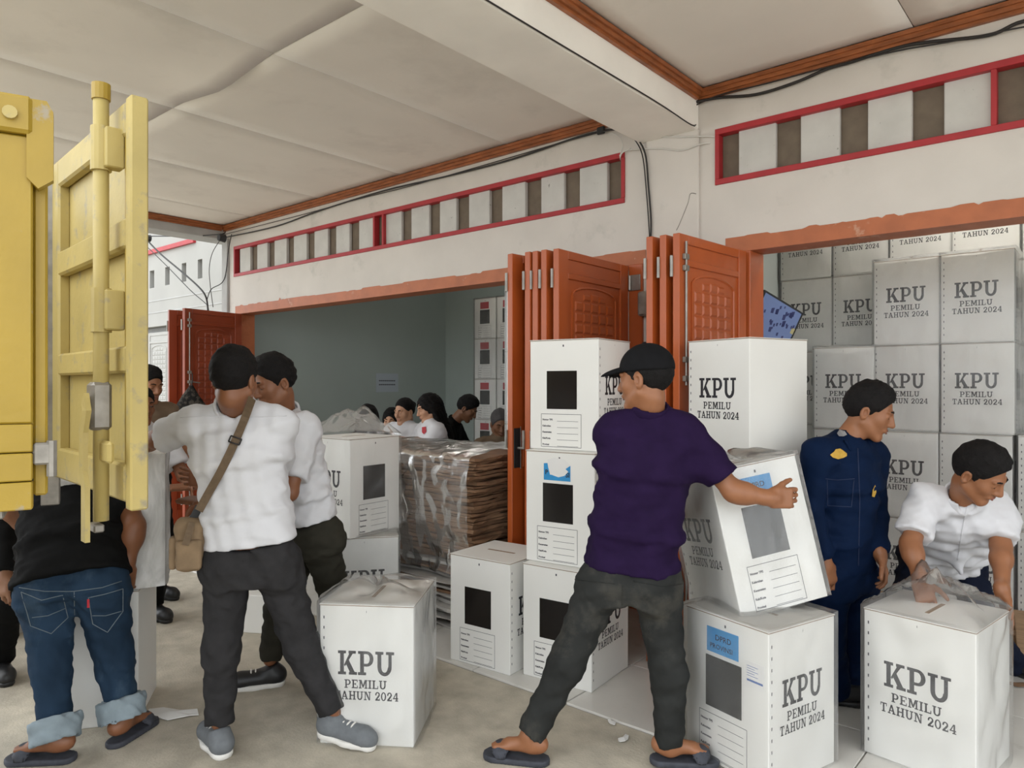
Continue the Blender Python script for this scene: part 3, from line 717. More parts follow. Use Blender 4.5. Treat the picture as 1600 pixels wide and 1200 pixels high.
while z < 1.06:
    t = rnd.uniform(.012, .026); m_ = M_KRAFT if (z > .42 and rnd.random() < .86) else (M_KRAFTW if z < .40 and rnd.random() < .5 else M_KRAFT)
    ex = .06 if z < .40 and k % 3 == 0 else 0
    o = carton(-4.32 + rnd.uniform(-.04, .04), -2.985 + rnd.uniform(-.03, .02), 3.14 + rnd.uniform(-.025, .03) - ex, 3.98 + rnd.uniform(-.03, .02), z, t - .004, 100 + k, m_)
    tag(o, 'flattened carton in the tall pile under plastic sheeting', 'flattened carton', 'flattened cartons piled beside the left doorway'); z += t; k += 1
ztop = z
ps = MB(); n = 60; mm = 40; vs = []; fs = []
path = [(3.95, ztop + .012), (3.5, ztop + .03), (3.14, ztop + .016), (3.085, ztop - .04), (3.07, .9), (3.075, .7), (3.085, .5), (3.07, .36)]
pth = smoothpts([Vector((0, a, b)) for a, b in path], 6)
for j, p in enumerate(pth):
    for i in range(n + 1):
        x = -4.36 + 1.40 * i / n; v = Vector((x, p.y, p.z))
        d = .016 * vnoise(v + Vector((3, 1, 0)), .9) + .010 * vnoise(v, 2.6) + .008 * math.sin(x * 9 + p.z * 22)
        vs.append((x, p.y - abs(d) * (1 if p.y < 3.3 else 0), p.z + (abs(d) * .8 if p.y >= 3.1 else 0)))
for j in range(len(pth) - 1):
    for i in range(n): q = j * (n + 1) + i; fs.append((q, q + 1, q + n + 2, q + n + 1))
ps.add(vs, fs)
tag(ps.build('plastic_sheet', plastic('crumpled_sheet', .11, .16, (.78, .76, .73), 7.0, .6), None, True), 'crumpled clear plastic sheet over the pile of flattened cartons', 'plastic sheet')

# pallet, flat white cartons and small things on the right room floor
pr = empty('wooden_pallet', (-.62, 4.98, TZ), .12); tag(pr, 'wooden pallet on tiles behind the bending man', 'pallet')
for k in range(3): q = MB(); q.bbox(-.62, .62, -.40 + .36 * k, -.30 + .36 * k, 0, .075, .004); q.build('bearer', M_WOOD, pr)
for k in range(7): q = MB(); q.bbox(-.62 + .19 * k, -.50 + .19 * k, -.42, .44, .076, .096, .004); q.build('slat', M_WOOD, pr)
for k, (a, zz) in enumerate(((.35, TZ), (.16, TZ + .046))):
    q = MB(); q.bbox(-.26, .26, -.30, .30, 0, .042, .006); o = q.build('folded_box', M_KRAFTW); o.location = (-1.02 + .02 * k, 4.06 + .02 * k, zz); o.rotation_euler = (0, 0, a)
    tag(o, ('lower', 'upper')[k] + ' folded white box on floor behind blue uniform man', 'folded box')
    e = MB(); e.box(-.262, .262, -.302, .302, .019, .022); e.build('board_edge', M_EDGE, o)
# small printed carton on the yard
sc_ = PF(392, 988); o = empty('small_carton', (sc_.x, sc_.y + .1, 0), .55); tag(o, 'small white printed carton on ground behind the legs', 'carton')
q = MB(); q.bbox(-.16, .16, -.10, .10, 0, .23, .004); q.build('body', M_CARD, o)
q = MB(); flat(q, [rect(.04, .02, .11, .06), rect(.04, .09, .06, .12), rect(.07, .09, .10, .10)] + [[(.05, .15), (.08, .17), (.11, .165), (.06, .18)]], -.1008); q.build('print', M_INK, o)

# monitor on a bracket
mc = P(1212, 502, 4.75); X = (cdir(.83, -.40, .30)); Zv = cdir(.33, .95, .0); Yv = Zv.cross(X).normalized(); Zv = X.cross(Yv).normalized()
Mm = Matrix((X, Yv, Zv)).transposed().to_4x4(); Mm.translation = mc
mo = empty('monitor', M=Mm); tag(mo, 'tilted camera monitor showing blue picture above right door stack', 'monitor')
q = MB(); q.bbox(-.175, .175, .0, .035, -.16, .145, .004); q.build('casing', M_BLACK, mo)
q = MB(); q.box(-.158, .158, -.0015, .001, -.14, .130); scr = q.build('screen', emit('screen_glow', (.11, .15, .28), .22), mo)
q = MB(); rr = random.Random(4)
for (a, b, c, d) in ((-.14, -.02, -.05, .06), (-.02, .10, .02, .12), (-.03, .09, .0, -.11), (.05, .14, -.02, .07)):
    for _ in range(9):
        x = rr.uniform(min(a, b), max(a, b)); y = rr.uniform(min(c, d), max(c, d)); s = rr.uniform(.008, .022); flat(q, [[(x, y), (x + s, y + s * .3), (x + s * .8, y + s * 2.2), (x - s * .3, y + s * 1.6)]], -.0022)
q.build('screen_picture', emit('screen_dark', (.03, .035, .10), .2), scr)['kind'] = 'stuff'
q = MB(); q.box(.135, .160, -.0022, -.0012, -.02, .02); q.build('screen_tag', mat('yellow_tag', (.45, .40, .2), .6), mo)
wb = Mm.inverted()
q = MB(); a_ = Vector((-2.205, mc.y + .22, mc.z - .05)); q.tube([wb @ a_, wb @ (a_ + Vector((.12, -.02, 0))), Vector((-.05, .05, 0)), Vector((0, .034, 0))], .014, 8); q.build('bracket', M_BLACK, mo)
# notice on the left room wall
n0 = P(605, 598, 10.6); n0 = Vector((-7.93, 0, 0)) + Vector((0, n0.y * 7.93 / -n0.x, 0)); zc = EYE + (HY - 598) / F * (DX * -7.93 + DY * n0.y)
q = MB(); q.box(-7.929, -7.925, n0.y - .20, n0.y + .20, zc - .13, zc + .13); pn = tag(q.build('notice_paper', mat('bluish_paper', (.42, .47, .52), .8)), 'paper notice with two printed lines on grey-green wall', 'notice')
q = MB()
for zz in (.02, -.035):
    for kk in range(9): q.box(-7.9248, -7.924, n0.y - .15 + kk * .033, n0.y - .15 + kk * .033 + .026, zc + zz, zc + zz + .016)
q.build('print', M_INKG, pn)

# ------------------------------------------------------------------ yellow truck, tail open
def ppl(o, u, v, n): return Matrix(((u.x, n.x, v.x, o.x), (u.y, n.y, v.y, o.y), (u.z, n.z, v.z, o.z), (0, 0, 0, 1)))
truck = empty('truck', (-3.4, .3, 0)); tag(truck, 'yellow pickup truck cargo bed with its tail door open', 'truck')
TI = Matrix.Translation((3.4, -.3, 0))
def tb_(mb, name, m, parent=truck, smooth=False):
    mb.v = [tuple(TI @ Vector(v)) for v in mb.v]; return mb.build(name, m, parent, smooth)
hz = P(80, HY, 2.9); fz_ = P(204, HY, 2.2); u = (fz_ - hz); DWd = u.length; u.normalize(); nrm = Vector((u.y, -u.x, 0))
if nrm.dot(-CAMF) < 0: nrm = -nrm
A = ppl(Vector((hz.x, hz.y, 0)), u, UP, -nrm)        # local: x along the door, -y towards the viewer, z up
z0, z1 = 1.135, 2.385; H_ = z1 - z0
fr_ = lambda a: z1 - a * H_
q = MB(); q.bbox(0, DWd - .02, .040, .052, z0 + .02, z1 - .02, .003, A); door = tb_(q, 'tail_door', M_YELW)
for a, b in ((0, .085), (.29, .365), (.61, .677), (.905, 1.0)):
    q = MB(); q.bbox(.10, DWd - .06, .0, .04, fr_(b), fr_(a), .008, A); tb_(q, 'rib', M_YELW, door)
q = MB(); q.bbox(-.02, .11, .0, .045, z0, z1, .008, A); tb_(q, 'hinge_stile', M_YELW, door)
q = MB(); q.bbox(DWd - .05, DWd, .0, .052, z0 - .02, z1 + .005, .005, A); tb_(q, 'end_post', M_YELW, door)
q = MB(); q.bbox(DWd - .085, DWd - .05, .008, .045, z0, z1, .004, A); tb_(q, 'edge_strip', M_YEL, door)
xr = DWd - .135; RY_ = -.045
q = MB(); q.tube([A @ Vector((xr, RY_, z0 - .06)), A @ Vector((xr, RY_, z1 + .045))], .0225, 14); tb_(q, 'lock_rod', M_YELW, door, True)
q = MB(); q.tube([A @ Vector((xr, RY_, z1 + .01)), A @ Vector((xr, RY_, z1 + .06))], .027, 14); q.tube([A @ Vector((xr - .03, RY_, z1 + .045)), A @ Vector((xr + .01, RY_, z1 + .045))], .011, 8); tb_(q, 'rod_cap', M_YEL, door)
for a in (.115, .52):
    q = MB(); q.tube([A @ Vector((xr, RY_, fr_(a + .055))), A @ Vector((xr, RY_, fr_(a - .055)))], .030, 14); q.bbox(xr, xr + .05, RY_, .01, fr_(a + .05), fr_(a - .05), .004, A); tb_(q, 'rod_guide', M_YELW, door)
q = MB(); q.bbox(xr - .03, xr + .03, -.08, -.02, fr_(.82), fr_(.70), .01, A); q.bbox(xr - .075, xr - .03, -.07, -.055, fr_(.80), fr_(.735), .004, A); tb_(q, 'lock_case', M_STEEL, door)
q = MB(); pts = [Vector((xr + .01, -.085, fr_(.74))), Vector((xr + .05, -.09, fr_(.77))), Vector((xr + .015, -.09, fr_(.82))), Vector((xr + .01, -.09, fr_(.92))), Vector((xr + .035, -.09, fr_(.955))), Vector((xr + .035, -.09, fr_(1.09)))]
q.ribbon([A @ p_ for p_ in pts], .045, nrm, .014); tb_(q, 'lock_lever', M_YELW, door)
q = MB(); q.bbox(xr, xr + .105, -.055, -.035, fr_(.90), fr_(.845), .009, A); tb_(q, 'lock_tab', M_YELW, door)
q = MB(); q.bbox(xr - .05, xr + .02, -.07, -.04, fr_(1.075), fr_(1.055), .004, A); tb_(q, 'catch', M_STEEL, door)
# side wall nearer the camera
a0 = P(51, HY, 1.80); rear = Vector((hz.x - a0.x, hz.y - a0.y, 0)).normalized(); ud = Vector((-rear.y, rear.x, 0)); ud = ud if ud.dot(CAMR) < 0 else -ud; sn = Vector((ud.y, -ud.x, 0)); sn = sn if sn.dot(-CAMF) > 0 else -sn
B = ppl(Vector((a0.x, a0.y, 0)), ud, UP, -sn)
zb0, zb1 = 1.190, 2.215
q = MB(); q.bbox(0, 1.9, 0, .045, 1.405, zb1 - .095, .004, B); sw = tb_(q, 'side_wall', M_YEL)
for k in range(3): q = MB(); q.bbox(0, 1.9, -.004, .045, zb0 + k * .072, zb0 + k * .072 + .069, .003, B); tb_(q, 'side_board', M_YEL, sw)
q = MB(); q.bbox(0, 1.9, -.02, .05, zb1 - .093, zb1, .008, B); tb_(q, 'top_rail', M_YEL, sw)
q = MB(); q.tube([B @ Vector((.045, -.02, zb1 - .05)), B @ Vector((.045, -.030, zb1 - .05))], .016, 12); tb_(q, 'rivet', M_YELW, sw)
cp_ = MB(); cp_.prism([(-.044, zb1 - .20), (-.012, zb1 - .225), (.012, zb1 - .20), (.012, zb1 - .004), (-.03, zb1 - .004), (-.044, zb1 - .03)], (-.012, .02), B @ Matrix(((1, 0, 0, 0), (0, 0, 1, 0), (0, 1, 0, 0), (0, 0, 0, 1)))); tb_(cp_, 'corner_plate', M_YEL, sw)
q = MB(); q.bbox(-.030, .0, .03, .07, zb0 + .03, zb1 - .03, .005, B); tb_(q, 'corner_post', M_YEL)
q = MB(); q.bbox(-.040, -.0, .0, .05, zb0 + .11, zb0 + .165, .005, B); q.tube([B @ Vector((-.04, .01, zb0 + .08)), B @ Vector((-.04, .01, zb0 + .17))], .012, 8); tb_(q, 'post_hinge', M_STEEL)
# bed, far side, chassis and wheels out of frame to the left
far = Vector((hz.x, hz.y, 0)); C = ppl(far, ud, UP, -sn)
q = MB(); q.bbox(0.05, 2.0, .02, .07, 1.13, 2.2, .004, C); tb_(q, 'far_side_wall', M_YEL)
q = MB(); q.bbox(-.03, .035, -.02, .09, 1.02, 2.36, .004, C); tb_(q, 'hinge_post', M_STEEL)
wdt = (far - Vector((a0.x, a0.y, 0))).dot(-sn) * 1.0
q = MB(); q.bbox(.06, 1.95, .02, wdt, 1.168, 1.196, .004, B); tb_(q, 'bed_floor', M_STEEL)
q = MB(); q.bbox(1.0, 1.9, .25, wdt - .2, .62, 1.167, .01, B); tb_(q, 'chassis', M_BLACK)
for yy in (.12, wdt - .15):
    q = MB(); q.tube([B @ Vector((1.45, yy - .11, .36)), B @ Vector((1.45, yy + .11, .36))], .36, 24); tb_(q, 'wheel', M_BLACK)
# plastic scraps on the bed's lower edge
q = MB(); cpt = P(-6, 872, 3.45); rr = random.Random(2)
g_ = bmesh.new(); bmesh.ops.create_icosphere(g_, subdivisions=4, radius=1)
for v in g_.verts:
    d = v.co.copy(); s = 1 + .16 * vnoise(d * .5, 1.0) + .10 * vnoise(d, .6); v.co = Vector((d.x * .17 * s, d.y * .16 * s, max(-.15, d.z * .30 * s)))
me = bpy.data.meshes.new('plastic_heap'); g_.to_mesh(me); g_.free()
for p in me.polygons: p.use_smooth = True
pz = PF(-8, 985); o = link('plastic_heap', me, M_BAGM); o.location = (pz.x, pz.y, .15 + .31); o.scale = (1, 1, 1)
bx_ = MB(); bx_.bbox(-.2, .2, -.2, .2, 0, .31, .004); b2 = bx_.build('low_carton', M_KRAFTW); b2.location = (pz.x, pz.y, 0); b2.rotation_euler = (0, 0, .5)
tag(o, 'crumpled heap of milky plastic at far left edge', 'plastic'); tag(b2, 'low pale carton under the plastic heap at left edge', 'carton')

# ------------------------------------------------------------------ cables
def cable(pts, r, label, m=None, n=6, name='cable'):
    sp = smoothpts(pts, n); mb = MB(); mb.tube(sp, r, 6); return tag(mb.build(name, m or M_CABLE, None, True, origin=sp[0]), label, 'cable')
W_ = lambda px, py, o=.02: PY(px, py, YW - o)
cable([W_(1700, 20), W_(1600, 33), W_(1545, 55), W_(1450, 66), W_(1400, 75), W_(1330, 97), W_(1292, 108), W_(1240, 130), W_(1180, 148), W_(1120, 153), W_(1072, 163, .045)], .009, 'thick black cable bundle under the right cornice')
cable([W_(1700, 24, .03), W_(1600, 42, .03), W_(1480, 66, .03), W_(1400, 80, .03), W_(1290, 106, .03), W_(1200, 130, .03), W_(1120, 150, .03), W_(1060, 178, .04), W_(1040, 183, .05)], .004, 'thin black cable sagging under the right cornice')
cable([W_(1072, 163, .045), W_(1062, 185, .05), W_(1040, 203, .05), W_(1008, 211, .03)], .007, 'black cable looping off the beam at the pillar')
cable([Vector((-2.027, 1.2, ZC - .232)), Vector((-2.027, 2.4, ZC - .236)), Vector((-2.027, 3.6, ZC - .233)), Vector((-2.027, 4.12, ZC - .24)), W_(1072, 165, .05)], .004, 'thin black cable along the lower edge of the beam')
cable([W_(352, 371, .04), W_(430, 354), W_(500, 329), W_(600, 298), W_(700, 275), W_(800, 249), W_(900, 215), W_(940, 205), W_(972, 201, .04)], .007, 'black cable bundle under the left cornice')
cable([W_(352, 366, .05), W_(470, 336), W_(560, 311), W_(640, 291), W_(760, 257), W_(880, 222), W_(972, 198, .05)], .0035, 'thin black cable beside the left bundle')
for px, py in ((939, 204), (971, 198)):
    q = MB(); c = W_(px, py, .03); q.bbox(c.x - .03, c.x + .03, c.y - .012, c.y + .012, c.z - .025, c.z + .025, .006); tag(q.build('cable_clip', M_BLACK), 'black cable clamp under left cornice, %s' % ('left one' if px < 950 else 'at the pillar'), 'cable clamp')
cable([W_(972, 198, .04), W_(992, 212, .035), W_(1008, 240, .04), W_(1013, 290, .035), W_(1017, 340, .035), W_(1017, 372, .035)], .006, 'black cable running down the pillar to the right doors')
cable([W_(972, 200, .04), W_(985, 210, .04), W_(1003, 240, .045), W_(1010, 300, .04), W_(1015, 370, .04)], .004, 'second thin black cable down the pillar')
cable([W_(1005, 213, .03), W_(1060, 214, .03), W_(1110, 213, .02), W_(1129, 216, -.06)], .005, 'upper white cable entering the right vent', M_CABLEW)
cable([W_(985, 234, .03), W_(1030, 232, .03), W_(1065, 235, .03), W_(1100, 224, .02), W_(1129, 226, -.06)], .005, 'lower white cable entering the right vent', M_CABLEW)
cable([W_(985, 232, .03), W_(973, 238, .03), W_(969, 246, .02), W_(972, 252, -.05)], .005, 'white cable loop entering the left vent', M_CABLEW)
cable([W_(955, 207, .03), W_(968, 214, .03), W_(973, 228, .03), W_(968, 244, .02)], .003, 'thin white wire above the left vent', M_CABLEW)
cable([W_(1057, 360, .02), W_(1062, 350, .02), W_(1075, 318, .02), W_(1079, 303, .02), W_(1088, 303, .02)], .004, 'bent metal hook rod above the right door stack', M_STEEL)
wr = MB(); c = W_(1005, 470, .05); wr.bbox(c.x - .03, c.x + .03, c.y - .03, c.y + .03, c.z - .1, c.z + .06, .012); tag(wr.build('junction_box', M_STEEL), 'small grey junction box on pillar between door stacks', 'junction box')
LLp = lambda px, py, y=3.95: PY(px, py, y)
cable([LLp(232, 369), LLp(262, 369), LLp(300, 369), LLp(345, 366), W_(352, 362, .05)], .007, 'black cable strung across left of the facade corner')
cable([LLp(226, 371), LLp(250, 396), LLp(288, 428), LLp(312, 450), LLp(322, 465), LLp(325, 485)], .010, 'thick cable slanting down to the far left door')
cable([LLp(222, 378), LLp(260, 415), LLp(298, 454), LLp(322, 475), LLp(326, 485)], .005, 'thin cable slanting down to the far left door')
cable([LLp(346, 372), LLp(332, 395), LLp(327, 420), LLp(329, 450), LLp(333, 480)], .004, 'thin wire hanging in a bow at facade corner')
cable([W_(362, 366, .04), W_(357, 390, .04), W_(350, 437, .04), W_(330, 452, .1), W_(323, 470, .15)], .005, 'thin cable down the grey corner pillar')
for c, lb in ((LLp(347, 372), 'round black cable knob at the facade corner'), (LLp(231, 372), 'dark cable knot beside the truck door')):
    q = MB(); q.tube([c + Vector((0, -.04, 0)), c + Vector((0, .03, 0))], [.035, .045], 12); tag(q.build('cable_connector', M_BLACK), lb, 'cable connector')
# litter
for k, (px, py, s, lb) in enumerate(((268, 1116, .10, 'crumpled strip of white paper on concrete between men'), (975, 1156, .03, 'small white scrap on concrete right of slipper'), (955, 1130, .025, 'tiny white scrap at tile edge'), (1590, 1075, .05, 'brown crumb patch on tiles at right edge'), (375, 1060, .06, 'scrap of white paper under dark shoe'))):
    c = PF(px, py); q = MB(); pts = [Vector((s * (1.3 * math.cos(t)), s * .5 * math.sin(t) * (1 + .4 * math.sin(3 * t + k)), .004 + .006 * abs(math.sin(2 * t)))) for t in np.linspace(0, 2 * PI, 9, endpoint=False)]
    q.add([(0, 0, .012)] + pts + [p - Vector((0, 0, .003)) for p in pts], [(0, 1 + i, 1 + (i + 1) % 9) for i in range(9)] + [(1 + i, 10 + i, 10 + (i + 1) % 9, 1 + (i + 1) % 9) for i in range(9)])
    o = q.build('paper_scrap' if k != 3 else 'crumb', M_PAPER if k != 3 else M_KRAFT); o.location = (c.x, c.y, .014 if c.y > YT else .001); o.rotation_euler = (0, 0, .6 + k); tag(o, lb, 'litter')

# ------------------------------------------------------------------ people: smooth solids meshed from distance fields
def A3(v): return np.array((v[0], v[1], v[2]), dtype=np.float32)
class Solid:
    """smooth union of simple solids; each entry = (function, lo, hi, blend, op)"""
    def __init__(s): s.e = []; s.post = []
    def _add(s, fn, lo, hi, k, op): s.e.append((fn, A3(lo), A3(hi), k, op)); return s
    def cone(s, a, b, ra, rb, k=.02, op='u', flat=(False, False)):
        a, b = A3(a), A3(b); ab = b - a; L2 = float(ab @ ab) + 1e-9; L = math.sqrt(L2); ax = ab / L
        def fn(X, Y, Z):
            px, py, pz = X - a[0], Y - a[1], Z - a[2]
            s_ = (px * ax[0] + py * ax[1] + pz * ax[2]); t = np.clip(s_ / L, 0, 1)
            d = np.sqrt((px - t * ab[0]) ** 2 + (py - t * ab[1]) ** 2 + (pz - t * ab[2]) ** 2) - (ra + (rb - ra) * t)
            if flat[0]: d = np.maximum(d, -s_)
            if flat[1]: d = np.maximum(d, s_ - L)
            return d
        r = max(ra, rb); return s._add(fn, np.minimum(a, b) - r, np.maximum(a, b) + r, k, op)
    def ell(s, c, rad, ax=None, k=.02, op='u'):
        c = A3(c); rad = [float(x) for x in rad]; E = [A3(v) for v in (ax or (Vector((1, 0, 0)), Vector((0, 1, 0)), Vector((0, 0, 1))))]
        def fn(X, Y, Z):
            px, py, pz = X - c[0], Y - c[1], Z - c[2]; k0 = 0; k1 = 0
            for e, r in zip(E, rad):
                q = (px * e[0] + py * e[1] + pz * e[2]) / r; k0 = k0 + q * q; k1 = k1 + (q / r) ** 2
            k0 = np.sqrt(k0); return k0 * (k0 - 1) / (np.sqrt(k1) + 1e-6)
        r = max(rad); return s._add(fn, c - r, c + r, k, op)
    def loft(s, secs, k=.02, flat=(True, True), op='u'):
        """secs: (centre, right vector, forward vector, half width, half depth) along an axis"""
        for i in range(len(secs) - 1):
            c0, r0, f0, a0, b0 = secs[i]; c1, r1, f1, a1, b1 = secs[i + 1]
            c0, c1 = A3(c0), A3(c1); ab = c1 - c0; L = float(np.linalg.norm(ab)); ax = ab / L
            rr = A3((Vector(r0) + Vector(r1)).normalized()); rr = rr - ax * (rr @ ax); rr /= np.linalg.norm(rr); ff = np.cross(ax, rr)
            def fn(X, Y, Z, c0=c0, ab=ab, L=L, ax=ax, rr=rr, ff=ff, a0=a0, a1=a1, b0=b0, b1=b1):
                px, py, pz = X - c0[0], Y - c0[1], Z - c0[2]; s_ = px * ax[0] + py * ax[1] + pz * ax[2]; t = np.clip(s_ / L, 0, 1)
                u = px * rr[0] + py * rr[1] + pz * rr[2]; v = px * ff[0] + py * ff[1] + pz * ff[2]
                a = a0 + (a1 - a0) * t; b = b0 + (b1 - b0) * t
                q = ((np.abs(u) / a) ** 2.4 + (np.abs(v) / b) ** 2.4) ** (1 / 2.4); d = (q - 1) * np.minimum(a, b) * .9
                return np.maximum(d, np.maximum(-s_, s_ - L))
            r = max(a0, a1, b0, b1); s._add(fn, np.minimum(c0, c1) - r, np.maximum(c0, c1) + r, k, op)
        return s
    def box(s, c, half, ax, rnd_=.006, k=.01, op='u'):
        c = A3(c); E = [A3(v) for v in ax]
        def fn(X, Y, Z):
            px, py, pz = X - c[0], Y - c[1], Z - c[2]; out = 0; ins = None
            for e, h in zip(E, half):
                q = np.abs(px * e[0] + py * e[1] + pz * e[2]) - (h - rnd_); out = out + np.maximum(q, 0) ** 2; ins = q if ins is None else np.maximum(ins, q)
            return np.sqrt(out) + np.minimum(ins, 0) - rnd_
        r = math.sqrt(sum(h * h for h in half)); return s._add(fn, c - r, c + r, k, op)
    def plane_cut(s, p, n):          # keep the side opposite to n
        p, n = A3(p), A3(n); s.post.append(lambda X, Y, Z, D: np.maximum(D, (X - p[0]) * n[0] + (Y - p[1]) * n[1] + (Z - p[2]) * n[2])); return s
    def sample(s, lo, hi, h):
        lo = A3(lo); n = np.maximum(3, np.ceil((A3(hi) - lo) / h).astype(int) + 1)
        V = np.full(n, .08, np.float32)
        ax = [lo[i] + h * np.arange(n[i], dtype=np.float32) for i in range(3)]
        for fn, l, u, k, op in s.e:
            m = .045 + k
            i0 = np.clip(np.floor((l - m - lo) / h).astype(int), 0, n); i1 = np.clip(np.ceil((u + m - lo) / h).astype(int) + 1, 0, n)
            if np.any(i1 <= i0): continue
            sl = tuple(slice(a, b) for a, b in zip(i0, i1))
            d = fn(ax[0][sl[0]][:, None, None], ax[1][sl[1]][None, :, None], ax[2][sl[2]][None, None, :]).astype(np.float32)
            W = V[sl]
            if op == 'u':
                hh = np.maximum(k - np.abs(W - d), 0) / k; V[sl] = np.minimum(W, d) - hh * hh * k * .25
            else:
                hh = np.maximum(k - np.abs(W + d), 0) / k; V[sl] = np.maximum(W, -d) + hh * hh * k * .25
        for f in s.post: V = f(ax[0][:, None, None], ax[1][None, :, None], ax[2][None, None, :], V)
        return V, lo
    def bounds(s):
        us = [e for e in s.e if e[4] == 'u']
        return np.min([e[1] for e in us], axis=0) - .03, np.max([e[2] for e in us], axis=0) + .03
    def mesh(s, h, fine=()):
        lo, hi = s.bounds(); V, lo = s.sample(lo, hi, h); v, q = surfnet(V, lo, h)
        for (flo, fhi, fh) in fine:
            flo, fhi = A3(flo), A3(fhi); c = v[q].mean(1); keep = ~np.all((c > flo + h * .6) & (c < fhi - h * .6), axis=1); q = q[keep]
            V2, l2 = s.sample(flo, fhi, fh); v2, q2 = surfnet(V2, l2, fh)
            if len(q2): q = np.vstack([q, q2 + len(v)]); v = np.vstack([v, v2])
        used = np.unique(q); mp = np.zeros(len(v), int); mp[used] = np.arange(len(used))
        return v[used], mp[q]
def surfnet(V, lo, h):
    S = V < 0; nx, ny, nz = V.shape
    def C(a, o): return a[o[0]:nx - 1 + o[0], o[1]:ny - 1 + o[1], o[2]:nz - 1 + o[2]]
    offs = [(i, j, k) for i in (0, 1) for j in (0, 1) for k in (0, 1)]
    cnt = sum(C(S, o).astype(np.int8) for o in offs); act = (cnt > 0) & (cnt < 8); idx = np.argwhere(act)
    if len(idx) == 0: return np.zeros((0, 3), np.float32), np.zeros((0, 4), int)
    val = {o: V[idx[:, 0] + o[0], idx[:, 1] + o[1], idx[:, 2] + o[2]] for o in offs}
    acc = np.zeros((len(idx), 3), np.float32); num = np.zeros(len(idx), np.float32)
    for a in offs:
        for d in range(3):
            if a[d]: continue
            b = list(a); b[d] = 1; b = tuple(b); m = (val[a] < 0) != (val[b] < 0)
            t = val[a] / np.where(np.abs(val[a] - val[b]) < 1e-9, 1, val[a] - val[b]); p = np.array(a, np.float32)[None] + 0 * acc; p[:, d] += t
            acc[m] += p[m]; num[m] += 1
    vert = (idx + acc / num[:, None]) * h + lo
    vid = -np.ones(act.shape, int); vid[act] = np.arange(len(idx)); quads = []
    for d in range(3):
        e1, e2 = (d + 1) % 3, (d + 2) % 3; sl0 = [slice(None)] * 3; sl1 = [slice(None)] * 3; sl0[d] = slice(0, -1); sl1[d] = slice(1, None)
        A_, B_ = S[tuple(sl0)], S[tuple(sl1)]; ch = np.argwhere(A_ != B_)
        ok = (ch[:, e1] > 0) & (ch[:, e2] > 0) & (ch[:, e1] < V.shape[e1] - 1) & (ch[:, e2] < V.shape[e2] - 1); ch = ch[ok]
        if len(ch) == 0: continue
        def g(o1, o2): c = ch.copy(); c[:, e1] -= o1; c[:, e2] -= o2; return vid[c[:, 0], c[:, 1], c[:, 2]]
        q = np.stack([g(1, 1), g(0, 1), g(0, 0), g(1, 0)], 1); ins = A_[ch[:, 0], ch[:, 1], ch[:, 2]]
        q[~ins] = q[~ins][:, ::-1]; quads.append(q)
    return vert, np.vstack(quads)
def sobj(name, v, q, m, parent, base):
    me = bpy.data.meshes.new(name); v = v - A3(base)[None]
    me.vertices.add(len(v)); me.vertices.foreach_set('co', v.astype(np.float32).ravel())
    me.loops.add(len(q) * 4); me.loops.foreach_set('vertex_index', q.astype(np.int32).ravel())
    me.polygons.add(len(q)); me.polygons.foreach_set('loop_start', np.arange(0, len(q) * 4, 4, dtype=np.int32)); me.polygons.foreach_set('loop_total', np.full(len(q), 4, np.int32))
    me.polygons.foreach_set('use_smooth', np.ones(len(q), bool)); me.update(calc_edges=True); me.validate()
    return link(name, me, m, parent)
def folds(seed, amp, lam=.10, zs=1.0):
    r = np.random.RandomState(seed); ws = []
    for i in range(5):
        d = r.normal(size=3); d[2] *= 1.5 * zs; d /= np.linalg.norm(d); ws.append((d * 2 * np.pi / (lam * r.uniform(.6, 1.6)), r.uniform(0, 6.28), r.normal(size=3) * 14))
    def f(X, Y, Z, D):
        m = np.abs(D) < .05; o = D.copy(); ii = np.argwhere(m)
        x = X[ii[:, 0], 0, 0]; y = Y[0, ii[:, 1], 0]; z = Z[0, 0, ii[:, 2]]; t = 0
        for k, p, w_ in ws: t = t + np.sin(k[0] * x + k[1] * y + k[2] * z + p + 1.2 * np.sin(w_[0] * x + w_[1] * y + w_[2] * z))
        o[m] = D[m] - amp * (np.abs(t) ** .8 * np.sign(t)) * .55; return o
    return f

SKIN = {}
def skin(name, c): return mat(name, c, .5, .06, 30, .03, 200)
M_SK1 = skin('skin_brown', (.21, .082, .036)); M_SK2 = skin('skin_tan', (.26, .105, .046)); M_SK3 = skin('skin_light', (.46, .245, .145)); M_SK4 = skin('skin_dark', (.20, .088, .042))
M_HAIR = mat('black_hair', (.006, .005, .005), .75, .3, 60, .4, 220, spec=.2)
M_WSHIRT = mat('white_shirt_cloth', (.60, .60, .625), .8, .03, 10, .14, 14)
M_GTROU = mat('charcoal_trousers', (.028, .027, .028), .85, .15, 20, .3, 16, spec=.1)
M_OTROU = mat('olive_trousers', (.030, .028, .021), .85, .12, 20, .3, 16, spec=.1)
M_BLACKT = mat('black_shirt_cloth', (.006, .006, .006), .85, .1, 12, .05, 250, spec=.1)
M_JEANS = mat('blue_jeans', (.018, .036, .064), .85, .3, 7, .3, 18, col2=(.05, .08, .115), c2=(.52, .75), c2scale=6, stretch=(1, 1, .5), spec=.1)
M_CUFF = mat('jeans_cuff', (.22, .27, .30), .85, .12, 20, .1, 260)
M_PURP = mat('purple_tshirt', (.0145, .0062, .030), .85, .14, 14, .25, 14, spec=.1)
M_BJEAN = mat('faded_black_jeans', (.024, .025, .024), .85, .25, 8, .3, 18, col2=(.07, .064, .052), c2=(.52, .78), c2scale=4, spec=.1)
M_NAVY = mat('navy_uniform', (.0022, .0095, .034), .8, .12, 14, .3, 16, spec=.1)
